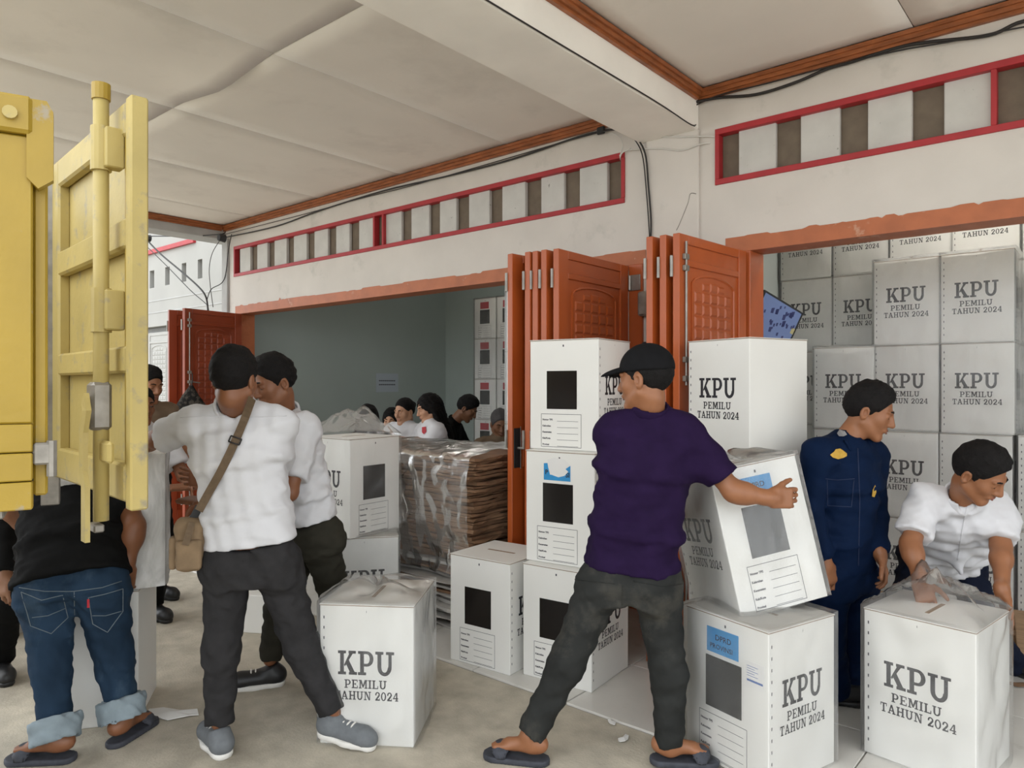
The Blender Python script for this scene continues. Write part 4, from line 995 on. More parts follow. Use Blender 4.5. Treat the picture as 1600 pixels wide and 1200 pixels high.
M_NTROU = mat('navy_trousers', (.008, .011, .024), .85, .15, 14, .3, 16, spec=.1)
M_KHAKI = mat('khaki_shirt', (.17, .12, .08), .85, .1, 12, spec=.1)
M_CAP = mat('black_cap_cloth', (.008, .008, .009), .8, .15, 30, .05, 300, spec=.1)
M_SHOE = mat('grey_knit_shoe', (.13, .14, .15), .8, .1, 40, .15, 300)
M_SOLE = mat('white_sole', (.68, .66, .62), .6, .05, 20)
M_BSHOE = mat('black_shoe', (.012, .012, .013), .45, .2, 20)
M_SLIP = mat('slipper_rubber', (.035, .038, .05), .7, .3, 30)
M_LIP = mat('lips', (.26, .10, .075), .5); M_LIPW = mat('lips_light', (.38, .14, .12), .45)
M_EYEW = mat('eye_white', (.55, .53, .50), .3); M_EYED = mat('eye_dark', (.01, .007, .005), .2)

def mid(a, b, t=.5): return a + (b - a) * t
def hand_solid(S, wrist, d, pn, side, s=1.0, curl=.35, spread=.10, thumb=.9, grip=0.0):
    """palm and five fingers: d towards the knuckles, pn the way the palm faces, side = direction of the thumb"""
    d = Vector(d).normalized(); pn = Vector(pn); pn = (pn - d * pn.dot(d)).normalized(); sd = Vector(side); sd = (sd - d * sd.dot(d) - pn * sd.dot(pn)).normalized()
    w = Vector(wrist); pl = .088 * s
    S.box(w + d * pl * .52, (.039 * s, pl * .52, .0135 * s), (sd, d, pn), .011 * s, .012)
    S.cone(w - d * .02 * s, w + d * .02 * s, .026 * s, .024 * s, .02)
    for i, (off, ln, rr) in enumerate(((.031, .072, .0088), (.0105, .079, .0090), (-.0105, .073, .0086), (-.030, .057, .0076))):
        p = w + d * (pl * (.98 if i < 3 else .90)) + sd * off * s; a = curl * (.7 + .12 * i); fd = (d + sd * (spread * (1.3 - i * .85))).normalized()
        r0 = rr * s
        for j, (fr, cu) in enumerate(((.46, 1.0), (.30, 1.25), (.24, .9))):
            ca = a * (cu if j else .8) + grip * (.25 if j == 0 else .55)
            ax = fd.cross(pn); fd = (Quaternion(ax, ca) @ fd).normalized() if ax.length > 1e-4 else fd
            n_ = p + fd * ln * fr * s; S.cone(p, n_, r0, r0 * .92, .005); p = n_; r0 *= .92
            pn_local = pn
    p = w + d * pl * .30 + sd * .030 * s; td = (sd * thumb + d * .75 + pn * .28).normalized()
    q = p + td * .038 * s; S.cone(p, q, .0155 * s, .0115 * s, .012); td = (td + d * .45 + pn * .25).normalized(); q2 = q + td * .030 * s; S.cone(q, q2, .0112 * s, .0098 * s, .005); td = (td + d * .3).normalized(); S.cone(q2, q2 + td * .022 * s, .0098 * s, .0082 * s, .004)

def frame(f, u):
    f = Vector(f).normalized(); u = Vector(u); u = (u - f * u.dot(f)).normalized(); return f.cross(u).normalized(), f, u      # right, forward, up
def head_solid(S, c, f, u, s=1.0, fat=1.0, fem=False):
    r, f, u = frame(f, u); c = Vector(c); ax = (r, f, u); L = lambda x, y, z: c + (r * x + f * y + u * z) * s
    S.ell(L(0, -.012, .032), (.075 * s, .096 * s, .084 * s), ax, .03); S.ell(L(0, .030, -.030), (.060 * s * fat, .066 * s, .082 * s), ax, .03)
    for q in (-1, 1):
        S.ell(L(q * .036 * fat, .058, -.022), (.026 * s * fat, .024 * s, .026 * s), ax, .02)                 # cheeks
        S.cone(L(q * .058 * fat, .0, -.055), L(q * .018, .070, -.100), .018 * s * fat, .018 * s, .025)        # jaw line
        S.ell(L(q * .077, -.010, -.012), (.010 * s, .019 * s, .031 * s), ax, .008)                           # ears
        S.ell(L(q * .081, -.006, -.010), (.006 * s, .010 * s, .018 * s), ax, .004, 's')
        S.ell(L(q * .031, .096, .006), (.017 * s, .014 * s, .011 * s), ax, .012, 's')                         # sockets
        S.ell(L(q * .031, .078, .005), (.015 * s, .012 * s, .012 * s), ax, .004)                             # lids
        S.cone(L(q * .012, .090, .026), L(q * .046, .080, .026), .008 * s, .007 * s, .012)                   # brow ridge
        S.ell(L(q * .012, .100, -.032), (.010 * s, .010 * s, .008 * s), ax, .008)                            # nostrils
    S.ell(L(0, .074, -.102), (.024 * s, .018 * s, .016 * s), ax, .02)                                       # chin
    S.cone(L(0, .092, .014), L(0, .112, -.028), .008 * s, .0125 * s, .012)                                 # nose
    S.ell(L(0, .090, -.060), (.026 * s, .014 * s, .011 * s), ax, .012)
    S.ell(L(0, .103, -.0605), (.024 * s, .006 * s, .0016 * s), ax, .003, 's')                              # mouth line
    return L, ax
def hair_solid(c, f, u, s=1.0, kind='short', seed=1):
    r, f, u = frame(f, u); c = Vector(c); ax = (r, f, u); L = lambda x, y, z: c + (r * x + f * y + u * z) * s; S = Solid()
    if kind in ('short', 'fade', 'quiff'):
        t = {'short': .004, 'fade': .0, 'quiff': .003}[kind]
        S.ell(L(0, -.012, .047), ((.079 + t) * s, (.100 + t) * s, (.086 + t * 1.3) * s), ax, .02)
        S.ell(L(0, -.040, .012), ((.066 + t) * s, (.074 + t) * s, (.070 + t) * s), ax, .03)
        if kind == 'quiff': S.ell(L(0, .000, .102), (.060 * s, .068 * s, .036 * s), ax, .03)
        for q in (-1, 1): S.cone(L(q * (.0715 + t * .5), .022, .030), L(q * .0700, .020, -.004), .009 * s, .005 * s, .012)      # sideburns
        a, b = A3(L(0, .072, .062)), A3((f * .86 - u * .50).normalized())                # forehead line
        S.post.append(folds(seed, .0016, .018)); S.post.append(folds(seed + 3, .0016, .04))
        S.post.append(lambda X, Y, Z, D: np.maximum(D, (X - a[0]) * b[0] + (Y - a[1]) * b[1] + (Z - a[2]) * b[2]))
    elif kind == 'long':
        S.ell(L(0, -.016, .034), (.090 * s, .112 * s, .102 * s), ax, .02)
        for q in (-1, 1): S.cone(L(q * .062, -.02, .0), L(q * .070, -.035, -.17), .036 * s, .030 * s, .04)
        S.cone(L(0, -.075, .0), L(0, -.105, -.30), .062 * s, .050 * s, .05)
        S.ell(L(0, .085, -.035), (.056 * s, .075 * s, .095 * s), ax, .015, 's')
        S.post.append(folds(seed, .003, .03))
    elif kind == 'veil':
        S.ell(L(0, -.014, .028), (.098 * s, .118 * s, .112 * s), ax, .02); S.cone(L(0, -.02, -.06), L(0, -.03, -.25), .105 * s, .150 * s, .06)
        S.ell(L(0, .10, -.02), (.052 * s, .06 * s, .075 * s), ax, .012, 's'); S.post.append(folds(seed, .003, .08))
    elif kind == 'tied':
        S.ell(L(0, -.014, .044), (.082 * s, .103 * s, .090 * s), ax, .02); S.ell(L(0, -.040, .012), (.070 * s, .080 * s, .072 * s), ax, .03); S.ell(L(0, -.12, .04), (.035 * s,) * 3, ax, .02)
        S.plane_cut(L(0, .066, .066), (f * .85 - u * .5).normalized()); S.plane_cut(L(0, -.05, -.05), -u); S.post.append(folds(seed, .0015, .03))
    return S
def shoe(root, base, ank, toe, m_up, m_sole, L=.27, wd=.048, lift=0.0, h=.085, laces=False, tilt=0.0, gz=0.0):
    """a shoe under the ankle pointing along toe (level), heel lifted by `lift`"""
    t = Vector((toe.x, toe.y, 0)).normalized(); sd = Vector((t.y, -t.x, 0)); heel = Vector((ank.x, ank.y, gz)) - t * .07; up = UP
    if lift: d = (t * L - UP * lift).normalized(); heel = heel + UP * lift
    else: d = t
    up = sd.cross(d).normalized(); up = up if up.z > 0 else -up
    pt = lambda a, b: heel + d * (a * L) + up * b
    S = Solid(); S.cone(pt(.12, .055), pt(.80, .042), .040, .036, .02); S.cone(pt(.78, .042), pt(.88, .038), wd * .86, wd * .70, .03); S.ell(pt(.50, .045), (wd * .86, L * .40, .034), (sd, d, up), .02)
    S.cone(pt(.16, .05), Vector((ank.x, ank.y, heel.z + .10 if not lift else ank.z - .0)), .042, .040, .03, flat=(False, True))
    S.plane_cut(pt(0, .020), -up); v, q = S.mesh(.0075); o = sobj('shoe', v, q, m_up, root, base)
    S = Solid(); S.cone(pt(.14, .018), pt(.55, .016), .042, wd * .88, .03); S.cone(pt(.55, .016), pt(.86, .016), wd * .92, wd * .74, .03); S.plane_cut(pt(0, .026), up); S.plane_cut(pt(0, .0), -up)
    v, q = S.mesh(.0065); sobj('sole', v, q, m_sole, o, base)
    if laces:
        for a in (.42, .50, .58):
            mb = MB(); mb.tube([pt(a, .064) - sd * .034, pt(a + .01, .086) - sd * .012, pt(a + .01, .086) + sd * .012, pt(a, .064) + sd * .034], .0042, 6); mb.v = [tuple(Vector(x) - base) for x in mb.v]; mb.build('lace', M_SOLE, o, True)
    return o
def slipper(root, base, ank, toe, gz=0.0):
    t = Vector((toe.x, toe.y, 0)).normalized(); sd = Vector((t.y, -t.x, 0)); heel = Vector((ank.x, ank.y, gz)) - t * .075; L = .275; pt = lambda a, b, c=0: heel + t * (a * L) + UP * b + sd * c
    S = Solid(); S.cone(pt(.14, .012), pt(.80, .012), .042, .050, .03); S.plane_cut(pt(0, .024), UP); S.plane_cut(pt(0, .001), -UP); v, q = S.mesh(.007); o = sobj('slipper', v, q, M_SLIP, root, base)
    S = Solid(); S.ell(pt(.70, .028), (.054, .050, .046), (sd, t, UP), .01); S.ell(pt(.70, .020), (.047, .07, .039), (sd, t, UP), .004, 's'); S.plane_cut(pt(0, .018), -UP); v, q = S.mesh(.006); sobj('strap', v, q, M_SLIP, o, base)
    return o
def foot_solid(S, ank, toe, gz):
    t = Vector((toe.x, toe.y, 0)).normalized(); sd = Vector((t.y, -t.x, 0)); heel = Vector((ank.x, ank.y, gz + .024)) - t * .06; pt = lambda a, b, c=0: heel + t * a + UP * b + sd * c
    S.cone(pt(.02, .030), pt(.15, .018), .033, .026, .02); S.cone(ank, pt(.05, .035), .036, .036, .03)
    for i, c in enumerate((-.030, -.014, .0, .014, .028)): S.cone(pt(.15, .016, c * .8), pt(.212 - abs(c + .012) * .5, .012, c), .014, .009, .008)

def person(label, J, name='person', shirt=None, trou=None, sk=None, hair='short', hm=None, scale=1.0, build=1.0, hem=None, sleeve='short', fine=True, facef=None, up=None, belly=0.0, hands=None, feet=None, res=.0105, fold=.0045, seed=1, shirt_loose=1.0, leg=1.0, face=True, open_eyes=False, headscale=1.0, fat=1.0, extra=None, collar=False, lips=None, chest_f=None, tail=None):
    """J: joints in metres: head, sl, sr, el, er, wl, wr, hl, hr, kl, kr, al, ar (person's own left and right)"""
    J = {k: Vector(v) for k, v in J.items()}; b = build
    base = Vector(((J['al'].x + J['ar'].x) / 2, (J['al'].y + J['ar'].y) / 2, 0)); root = empty(name, base); tag(root, label, 'person')
    pel = mid(J['hl'], J['hr']); sh = mid(J['sl'], J['sr']); upv = (sh - pel).normalized()
    rs = (J['sr'] - J['sl']).normalized(); rp = (J['hr'] - J['hl']).normalized()
    ff = upv.cross(rs).normalized()                      # forward of the chest
    if chest_f is not None and ff.dot(chest_f) < 0: pass
    fp = upv.cross(rp).normalized()
    u_h = up if up is not None else UP
    hr_, hf_, hu_ = frame(facef, u_h); hs = headscale * scale
    nb_ = sh + upv * .058 * scale + (hb_ - sh) * .12 if False else sh + upv * .050 * scale + (J['head'] - sh).normalized() * .012                         # root of the neck
    hb_ = J['head'] - hu_ * .075 * hs - hf_ * .020 * hs
    waist = mid(pel, sh, .40) + ff * .0; chest = mid(pel, sh, .74)
    # --- body, one continuous surface
    S = Solid(); L, ax = head_solid(S, J['head'], hf_, hu_, hs, fat)
    S.cone(hb_, nb_, .052 * hs * fat, .058 * hs * fat, .035)
    up_c = mid(chest, sh, .55)
    S.cone(J['sl'] - upv * .015, J['sr'] - upv * .015, .044 * b, .044 * b, .03)
    S.loft([(pel - upv * .04, rp, fp, .140 * b, .085 * b), (waist, rs, ff, .125 * b, .080 * b + belly * .5), (chest, rs, ff, .140 * b, .085 * b), (up_c, rs, ff, .12 * b, .065 * b)], .03)
    wr = {}
    for q in 'lr':
        s_, e_, w_ = J['s' + q], J['e' + q], J['w' + q]
        S.cone(s_, e_, .047 * b * scale, .038 * b * scale, .03); S.cone(e_, w_, .040 * b * scale, .026 * scale, .02); S.ell(mid(e_, w_, .28), (.041 * b * scale,) * 3, None, .03)
        h_, k_, a_ = J['h' + q], J['k' + q], J['a' + q]
        S.cone(h_, k_, .070 * b, .048, .04); S.cone(k_, a_, .048, .034, .03)
    fb = []
    hd = hands or {}
    for q in 'lr':
        if q in hd:
            d, pn, sd, kw = hd[q]; hand_solid(S, J['w' + q], d, pn, sd, scale, **kw)
            c = J['w' + q] + Vector(d).normalized() * .09; fb.append((c - Vector((.13,) * 3), c + Vector((.13,) * 3), .0048))
        else:
            w_, e_ = J['w' + q], J['e' + q]; d = (w_ - e_).normalized(); hand_solid(S, w_, d, -ff if abs(d.dot(ff)) < .9 else -UP, UP, scale, .5)
    ft = feet or {}
    for q in 'lr':
        if ft.get(q, ('',))[0] == 'slipper': foot_solid(S, J['a' + q], ft[q][1], ft[q][2] + .022)
    c = J['head']
    if fine and face: fb.append((c - Vector((.15,) * 3) * hs, c + Vector((.15,) * 3) * hs, .0052))
    v, qd = S.mesh(res if fine else .017, fb if fine else ())
    body = sobj('body', v, qd, sk, root, base)
    # --- shirt
    lw = shirt_loose; hemp = hem if hem is not None else pel - upv * .02
    if shirt:
        S = Solid(); hv = (hemp - pel).dot(upv)
        hc = pel + upv * hv; 
        nd = (hb_ - nb_).normalized()
        S.loft([(hc - upv * .03, rp, fp, .178 * b * lw, (.122 * b + belly) * lw), (mid(hc, chest, .40), rs, ff, .164 * b * lw, (.112 * b + belly) * lw), (chest, rs, ff, .178 * b, .120 * b), (mid(chest, sh, .75), rs, ff, .168 * b, .100 * b)], .05, (True, True))
        S.ell(mid(chest, sh, .45), (.175 * b, .118 * b, .13), (rs, ff, upv), .05)
        S.cone(J['sl'] - upv * .012, J['sr'] - upv * .012, .066 * b, .066 * b, .05)
        for q_ in ('sl', 'sr'): S.cone(mid(sh, J[q_], .80) + upv * .004, nb_ - nd * .01, .058 * b, .064 * fat, .04)
        for q in 'lr':
            s_, e_, w_ = J['s' + q], J['e' + q], J['w' + q]
            if sleeve == 'short': S.cone(s_, mid(s_, e_, .80), .070 * b * scale, .066 * b * lw * scale, .04, flat=(False, True))
            else: S.cone(s_, e_, .068 * b * scale, .054 * b * scale, .04); S.cone(e_, mid(e_, w_, .93), .054 * b * scale, .042 * scale, .03, flat=(False, True))
        if tail: S.cone(tail[0], tail[1], .05, .016, .05)
        S.cone(nb_ + nd * .036, nb_ + nd * .14, .058 * hs * fat, .085, .008, 's')
        S.post.append(folds(seed, fold * .9, .11, 2.4)); S.post.append(folds(seed + 50, fold * .32, .04, 2.2))
        if not tail: S.plane_cut(hc, -upv)
        v, qd = S.mesh(res * 1.0 if fine else .019); so = sobj('shirt', v, qd, shirt, root, base)
        if collar is False:
            S = Solid(); S.cone(nb_ + nd * .012, nb_ + nd * .046, .078 * hs * fat, .071 * hs * fat, .01, flat=(True, True)); S.cone(nb_ - nd * .03, nb_ + nd * .09, .061 * hs * fat, .059 * hs * fat, .004, 's'); v, qd = S.mesh(.008); sobj('neckband', v, qd, shirt, so, base)
        if collar:
            S = Solid(); S.cone(nb_ - nd * .005, nb_ + nd * .052, .088 * hs * fat, .078 * hs * fat, .01, flat=(True, True)); S.cone(nb_ - nd * .03, nb_ + nd * .09, .068 * hs * fat, .064 * hs * fat, .004, 's')
            nf = (ff - nd * ff.dot(nd)).normalized(); S.cone(nb_ + nf * .05 + nd * .06, nb_ + nf * .13 + nd * .02, .030, .045, .006, 's'); v, qd = S.mesh(.008); sobj('collar', v, qd, shirt, so, base)
    # --- trousers
    if trou:
        S = Solid(); S.loft([(pel - upv * .07, rp, fp, .168 * b, .122 * b), (pel + upv * .08, rp, fp, .158 * b, .112 * b)], .04)
        for q in 'lr':
            h_, k_, a_ = J['h' + q], J['k' + q], J['a' + q]; sl_ = ft.get(q, ('',))[0] == 'slipper'
            S.cone(h_ + upv * -.0, k_, .092 * b * leg, .070 * leg, .035); S.ell(h_ - fp * .035, (.085 * b,) * 3, None, .06)
            d = (a_ - k_).normalized(); S.cone(k_, a_ + d * (.0 if not sl_ else -.005), .070 * leg, .056 * leg, .03, flat=(False, True))
        S.post.append(folds(seed + 7, fold * .8, .09, 1.3)); S.post.append(folds(seed + 57, fold * .4, .035, 1.2)); v, qd = S.mesh(res * 1.05 if fine else .019); to = sobj('trousers', v, qd, trou, root, base)
    # --- hair and face
    if hair:
        hm_ = hm or M_HAIR; S = hair_solid(J['head'], hf_, hu_, hs, hair, seed); v, qd = S.mesh(.0062 if fine else .012); sobj('hair' if hair != 'veil' else 'headscarf', v, qd, hm_, root, base)
    if face:
        def bits(nm, m, fn):
            for q in (-1, 1): mb = MB(); fn(mb, q); mb.v = [tuple(Vector(x) - base) for x in mb.v]; mb.build(nm, m, root, True)
        bits('eyebrow', M_HAIR, lambda mb, q: mb.tube([L(q * .013, .0955, .027), L(q * .030, .0925, .0315), L(q * .050, .080, .027)], [.0036 * hs, .0040 * hs, .0020 * hs], 6))
        if open_eyes:
            def ey(mb, q):
                g_ = [L(q * .031 + .011 * math.cos(t), .0905 - .004 * abs(math.cos(t)), .004 + .0038 * math.sin(t)) for t in np.linspace(0, 2 * PI, 14, endpoint=False)]
                mb.add([L(q * .031, .0925, .004)] + g_, [(0, 1 + i, 1 + (i + 1) % 14) for i in range(14)])
            bits('eye', M_EYED, ey)
        else: bits('eyelid', M_EYED, lambda mb, q: mb.tube([L(q * .018, .0850, .000), L(q * .031, .0885, -.003), L(q * .045, .0800, .000)], [.0010 * hs, .0019 * hs, .0010 * hs], 6))
        mb = MB()
        mb.tube([L(-.022, .0915, -.0605), L(-.010, .1005, -.0565), L(0, .1018, -.0585), L(.010, .1005, -.0565), L(.022, .0915, -.0605)], [.001 * hs, .0042 * hs, .0040 * hs, .0042 * hs, .001 * hs], 6); mb.tube([L(-.020, .0915, -.062), L(0, .1005, -.0685), L(.020, .0915, -.062)], [.001 * hs, .0052 * hs, .001 * hs], 6)
        mb.v = [tuple(Vector(x) - base) for x in mb.v]; mb.build('lips', lips or M_LIP, root, True)
    for q in 'lr':
        if q in ft:
            f_ = ft[q]
            if f_[0] == 'slipper': slipper(root, base, J['a' + q], f_[1], f_[2])
            else: shoe(root, base, J['a' + q], f_[1], f_[3], f_[4], gz=f_[2], **(f_[5] if len(f_) > 5 else {}))
    return root, base, J, (pel, sh, upv, rs, ff), L

# ------------------------------------------------------------------ the people
def bvh_of(root, name):
    o = [c for c in root.children if c.name.split('.')[0] == name][0]; off = root.location
    return BVHTree.FromPolygons([v.co + off for v in o.data.vertices], [tuple(p.vertices) for p in o.data.polygons])
EYEP = Vector((0, 0, EYE))
def onto(bvh, px, py, lift=.004):          # where the line of sight through a pixel meets a surface
    d = (P(px, py, 1.0) - EYEP).normalized(); h, n, i, t = bvh.ray_cast(EYEP, d)
    if h is None: return None, None
    return h + n * lift, n
def sub(root, base, mb, name, m, parent=None, smooth=True):
    mb.v = [tuple(Vector(x) - base) for x in mb.v]; return mb.build(name, m, parent or root, smooth)
def decal(bvh, pts, root, base, name, m, lift=.003, parent=None):
    vs = []; 
    for p in pts:
        h, n = onto(bvh, p[0], p[1], lift)
        if h is None: return None
        vs.append(h)
    c = sum(vs, Vector()) / len(vs); mb = MB(); mb.add([c] + vs, [(0, 1 + i, 1 + (i + 1) % len(vs)) for i in range(len(vs))]); return sub(root, base, mb, name, m, parent, False)
def seam(bvh, pts, root, base, name, m, r=.0016, n=8, lift=.001, parent=None):
    out = []
    for i in range(len(pts) - 1):
        for k in range(n + (i == len(pts) - 2)):
            t = k / n; h, _ = onto(bvh, pts[i][0] + (pts[i + 1][0] - pts[i][0]) * t, pts[i][1] + (pts[i + 1][1] - pts[i][1]) * t, lift)
            if h is not None: out.append(h)
    if len(out) < 3: return None
    mb = MB(); mb.tube(out, r, 5); return sub(root, base, mb, name, m, parent)

# purple T-shirt man
d0 = 2.86
J = dict(head=P(1008, 592, 2.80), sl=P(960, 672, 2.84), sr=P(1066, 672, 2.80), el=P(985, 770, 3.06), wl=P(1062, 815, 3.22), er=P(1146, 768, 2.72), wr=P(1203, 778, 2.70),
         hl=P(942, 905, 2.88), hr=P(1026, 912, 2.86), kl=P(886, 1035, 2.86), kr=P(1045, 1055, 2.82), al=P(829, 1148, 2.87), ar=P(1046, 1165, 2.84))
r4, b4, J4, fr4, L4 = person('man in purple T-shirt, black cap and faded black jeans carrying the tilted box', J, shirt=M_PURP, trou=M_BJEAN, sk=M_SK2, hair='fade', facef=cdir(-.80, -.12, .60), build=1.0, seed=3,
    hem=P(985, 886, 2.87), leg=1.0, fold=.004, shirt_loose=1.06,
    hands={'r': (cdir(.92, -.04, .18), cdir(-.30, -.05, .95), cdir(.05, 1, 0), dict(curl=.40, grip=.95, thumb=.5, spread=.02))},
    feet={'l': ('slipper', cdir(-1, 0, .25), 0.0), 'r': ('slipper', cdir(1, 0, -.05), TZ)}, up=(UP + CAMR * .05).normalized())
hr_, hf_, hu_ = frame(cdir(-.80, -.12, .60), UP)
S = Solid(); S.ell(L4(0, -.012, .040), (.089, .111, .098), (hr_, hf_, hu_), .02); S.plane_cut(L4(0, 0, .030), (-hu_ + hf_ * .06).normalized()); v, q = S.mesh(.0062); cap = sobj('cap', v, q, M_CAP, r4, b4)
S = Solid(); S.ell(L4(0, .105, .036), (.076, .085, .020), (hr_, (hf_ - hu_ * .16).normalized(), (hu_ + hf_ * .16).normalized()), .01); S.ell(L4(0, .100, .018), (.072, .10, .022), (hr_, hf_, hu_), .006, 's'); S.plane_cut(L4(0, .05, 0), -hf_); v, q = S.mesh(.005); sobj('cap_brim', v, q, M_CAP, cap, b4)
mb = MB(); mb.tube([L4(0, -.012, .136), L4(0, -.012, .143)], [.010, .006], 10); sub(r4, b4, mb, 'cap_button', M_CAP, cap)
bt = bvh_of(r4, 'trousers')
for pts in ([(895, 905), (925, 908), (960, 912)], [(990, 908), (1035, 916), (1070, 912)], [(973, 915), (972, 945)]): seam(bt, pts, r4, b4, 'stitching', M_BJEAN, .002)

# white shirt man with the shoulder bag
J = dict(head=P(367, 592, 2.88), sl=P(306, 662, 2.95), sr=P(434, 662, 2.98), el=P(246, 686, 3.10), wl=P(196, 700, 3.28), er=P(432, 745, 3.26), wr=P(325, 748, 3.36),
         hl=P(357, 882, 2.97), hr=P(433, 882, 2.99), kl=P(346, 1015, 2.93), kr=P(472, 1012, 3.02), al=P(343, 1128, 2.94), ar=P(521, 1112, 3.02))
r2, b2_, J2, fr2, L2 = person('man in white shirt seen from behind with a brown shoulder bag', J, shirt=M_WSHIRT, trou=M_GTROU, sk=M_SK1, hair='short', facef=cdir(.12, -.14, 1), build=1.03, seed=5, shirt_loose=1.03, collar=True, fold=.005,
    hem=P(395, 850, 2.95), hands={'r': (cdir(-1, .06, .12), cdir(-.1, 0, 1), cdir(0, 1, .1), dict(curl=.25)), 'l': (cdir(-.8, -.2, .5), cdir(.0, -.9, .2), cdir(0, .2, 1), dict(curl=.4))},
    feet={'l': ('shoe', cdir(-.60, 0, .70), 0.0, M_SHOE, M_SOLE, dict(laces=True)), 'r': ('shoe', cdir(.92, 0, -.30), 0.0, M_SHOE, M_SOLE, dict(laces=True, lift=.03))})
bs = bvh_of(r2, 'shirt')
seam(bs, [(282, 652), (330, 650), (390, 652), (448, 650)], r2, b2_, 'yoke_seam', M_WSHIRT, .0018)
# its bag, worn across the back
bag = empty('shoulder_bag', P(298, 850, 2.86)); tag(bag, 'brown canvas shoulder bag hanging at white shirt man\'s hip', 'bag'); bb = bag.location.copy()
M_STRAP = mat('brown_webbing', (.13, .088, .052), .85, .15, 60, .1, 300); M_CANV = mat('tan_canvas', (.215, .145, .082), .85, .2, 14, .1, 260)
pts = []; ns = []
for k in range(19):
    t = k / 18; px, py = 396 + (313 - 396) * t + 6 * math.sin(PI * t), 622 + (797 - 622) * t; h, n = onto(bs, px, py, .003)
    if h is None: h, n = P(px, py, 2.84), -CAMF
    pts.append(h); ns.append(n)
pts2 = smoothpts(pts[::3], 4); mb = MB(); mb.ribbon([p - CAMF * .011 for p in pts2], .032, -CAMF, .004); sub(bag, bb, mb, 'strap', M_STRAP, None, False)
h, n = onto(bs, 356, 679, .006); mb = MB()
if h is not None:
    tt = (pts2[9] - pts2[8]).normalized(); sd = tt.cross(-CAMF).normalized()
    for a, b in (((-1, -1), (1, -1)), ((1, -1), (1, 1)), ((1, 1), (-1, 1)), ((-1, 1), (-1, -1))):
        c = pts2[min(range(len(pts2)), key=lambda i: (pts2[i] - h).length)] - CAMF * .019; mb.tube([c + sd * a[0] * .022 + tt * a[1] * .012, c + sd * b[0] * .022 + tt * b[1] * .012], .003, 6)
    sub(bag, bb, mb, 'buckle', M_BLACK, None)
axb = (cdir(1, .08, .5), cdir(-.45, 0, 1).cross(UP).cross(UP) if False else cdir(-.5, 0, 1), UP)
axr, axf, axu = frame(cdir(-.35, .0, 1.0), UP)
bc = P(297, 850, 2.90)
S = Solid(); S.box(bc, (.058, .040, .108), (axr, axf, axu), .03, .01); S.post.append(folds(3, .003, .06)); v, q = S.mesh(.007); sobj('bag_body', v, q, M_CANV, bag, bb)
S = Solid(); S.box(bc - axf * .042 - axu * .035, (.048, .018, .060), (axr, axf, axu), .014, .01); v, q = S.mesh(.006); sobj('front_pocket', v, q, M_CANV, bag, bb)
S = Solid(); S.box(bc - axr * .062 - axu * .03, (.014, .030, .065), (axr, axf, axu), .012, .01); v, q = S.mesh(.006); sobj('side_pocket', v, q, M_CANV, bag, bb)
mb = MB(); mb.ribbon([bc - axf * .046 + axu * .095 + axr * .01, bc - axf * .064 + axu * .05, bc - axf * .066 + axu * .01 - axr * .012], .026, -axf, .004); sub(bag, bb, mb, 'flap_strap', M_STRAP, None, False)
mb = MB(); mb.ribbon([bc + axu * .10 + axr * .01, bc + axu * .15 + axr * .035], .03, -axf, .006); sub(bag, bb, mb, 'strap_clip', M_BLACK, None, False)

# black T-shirt man in jeans, mostly behind the truck door
J = dict(head=P(105, 640, 3.45), sl=P(62, 712, 3.30), sr=P(168, 706, 3.34), el=P(20, 800, 3.36), wl=P(80, 850, 3.50), er=P(210, 822, 3.16), wr=P(199, 886, 3.14),
         hl=P(74, 922, 3.02), hr=P(158, 918, 3.06), kl=P(80, 1050, 2.96), kr=P(180, 1040, 3.08), al=P(88, 1152, 2.88), ar=P(192, 1118, 3.04))
r1, b1, J1, fr1, L1 = person('man in black T-shirt and rolled blue jeans bending behind truck door', J, shirt=M_BLACKT, trou=M_JEANS, sk=M_SK1, hair='short', facef=cdir(.1, -.4, 1), build=1.14, seed=9, belly=.02, shirt_loose=1.12, leg=1.02, hem=P(112, 912, 3.04), fold=.005, face=False,
    hands={'r': (cdir(-.25, -1, .25), cdir(-.3, 0, 1), cdir(-1, 0, 0), dict(curl=.5))}, feet={'l': ('slipper', cdir(-1, 0, -.05), 0.0), 'r': ('slipper', cdir(.2, 0, 1), 0.0)})
bt = bvh_of(r1, 'trousers'); tj = [c for c in r1.children if c.name.startswith('trousers')][0]; M_STITCH = mat('denim_thread', (.13, .16, .18), .9)
for pts in ([(33, 925), (65, 938), (98, 930), (106, 965), (80, 990), (48, 978), (33, 925)], [(138, 934), (165, 928), (192, 920), (192, 955), (168, 988), (145, 975), (138, 934)], [(116, 925), (117, 968)], [(50, 965), (75, 962), (103, 950)], [(144, 962), (165, 962), (190, 955)], [(30, 918), (70, 924), (115, 924), (160, 918), (190, 908)]): seam(bt, pts, r1, b1, 'stitching', M_STITCH, .0018, 6, .0005, tj)
decal(bt, [(136, 936), (140, 936), (140, 949), (136, 949)], r1, b1, 'red_tab', M_REDST, .003, tj)
for q, (a, k) in {'l': ('al', 'kl'), 'r': ('ar', 'kr')}.items():
    S = Solid(); d = (J1[a] - J1[k]).normalized(); S.cone(J1[a] - d * .075, J1[a] + d * .012, .096, .090, .01, flat=(True, True)); S.cone(J1[a] - d * .02, J1[a] + d * .03, .068, .068, .006, 's'); S.post.append(folds(4, .004, .05)); v, qq = S.mesh(.009); sobj('rolled_cuff', v, qq, M_CUFF, r1, b1)

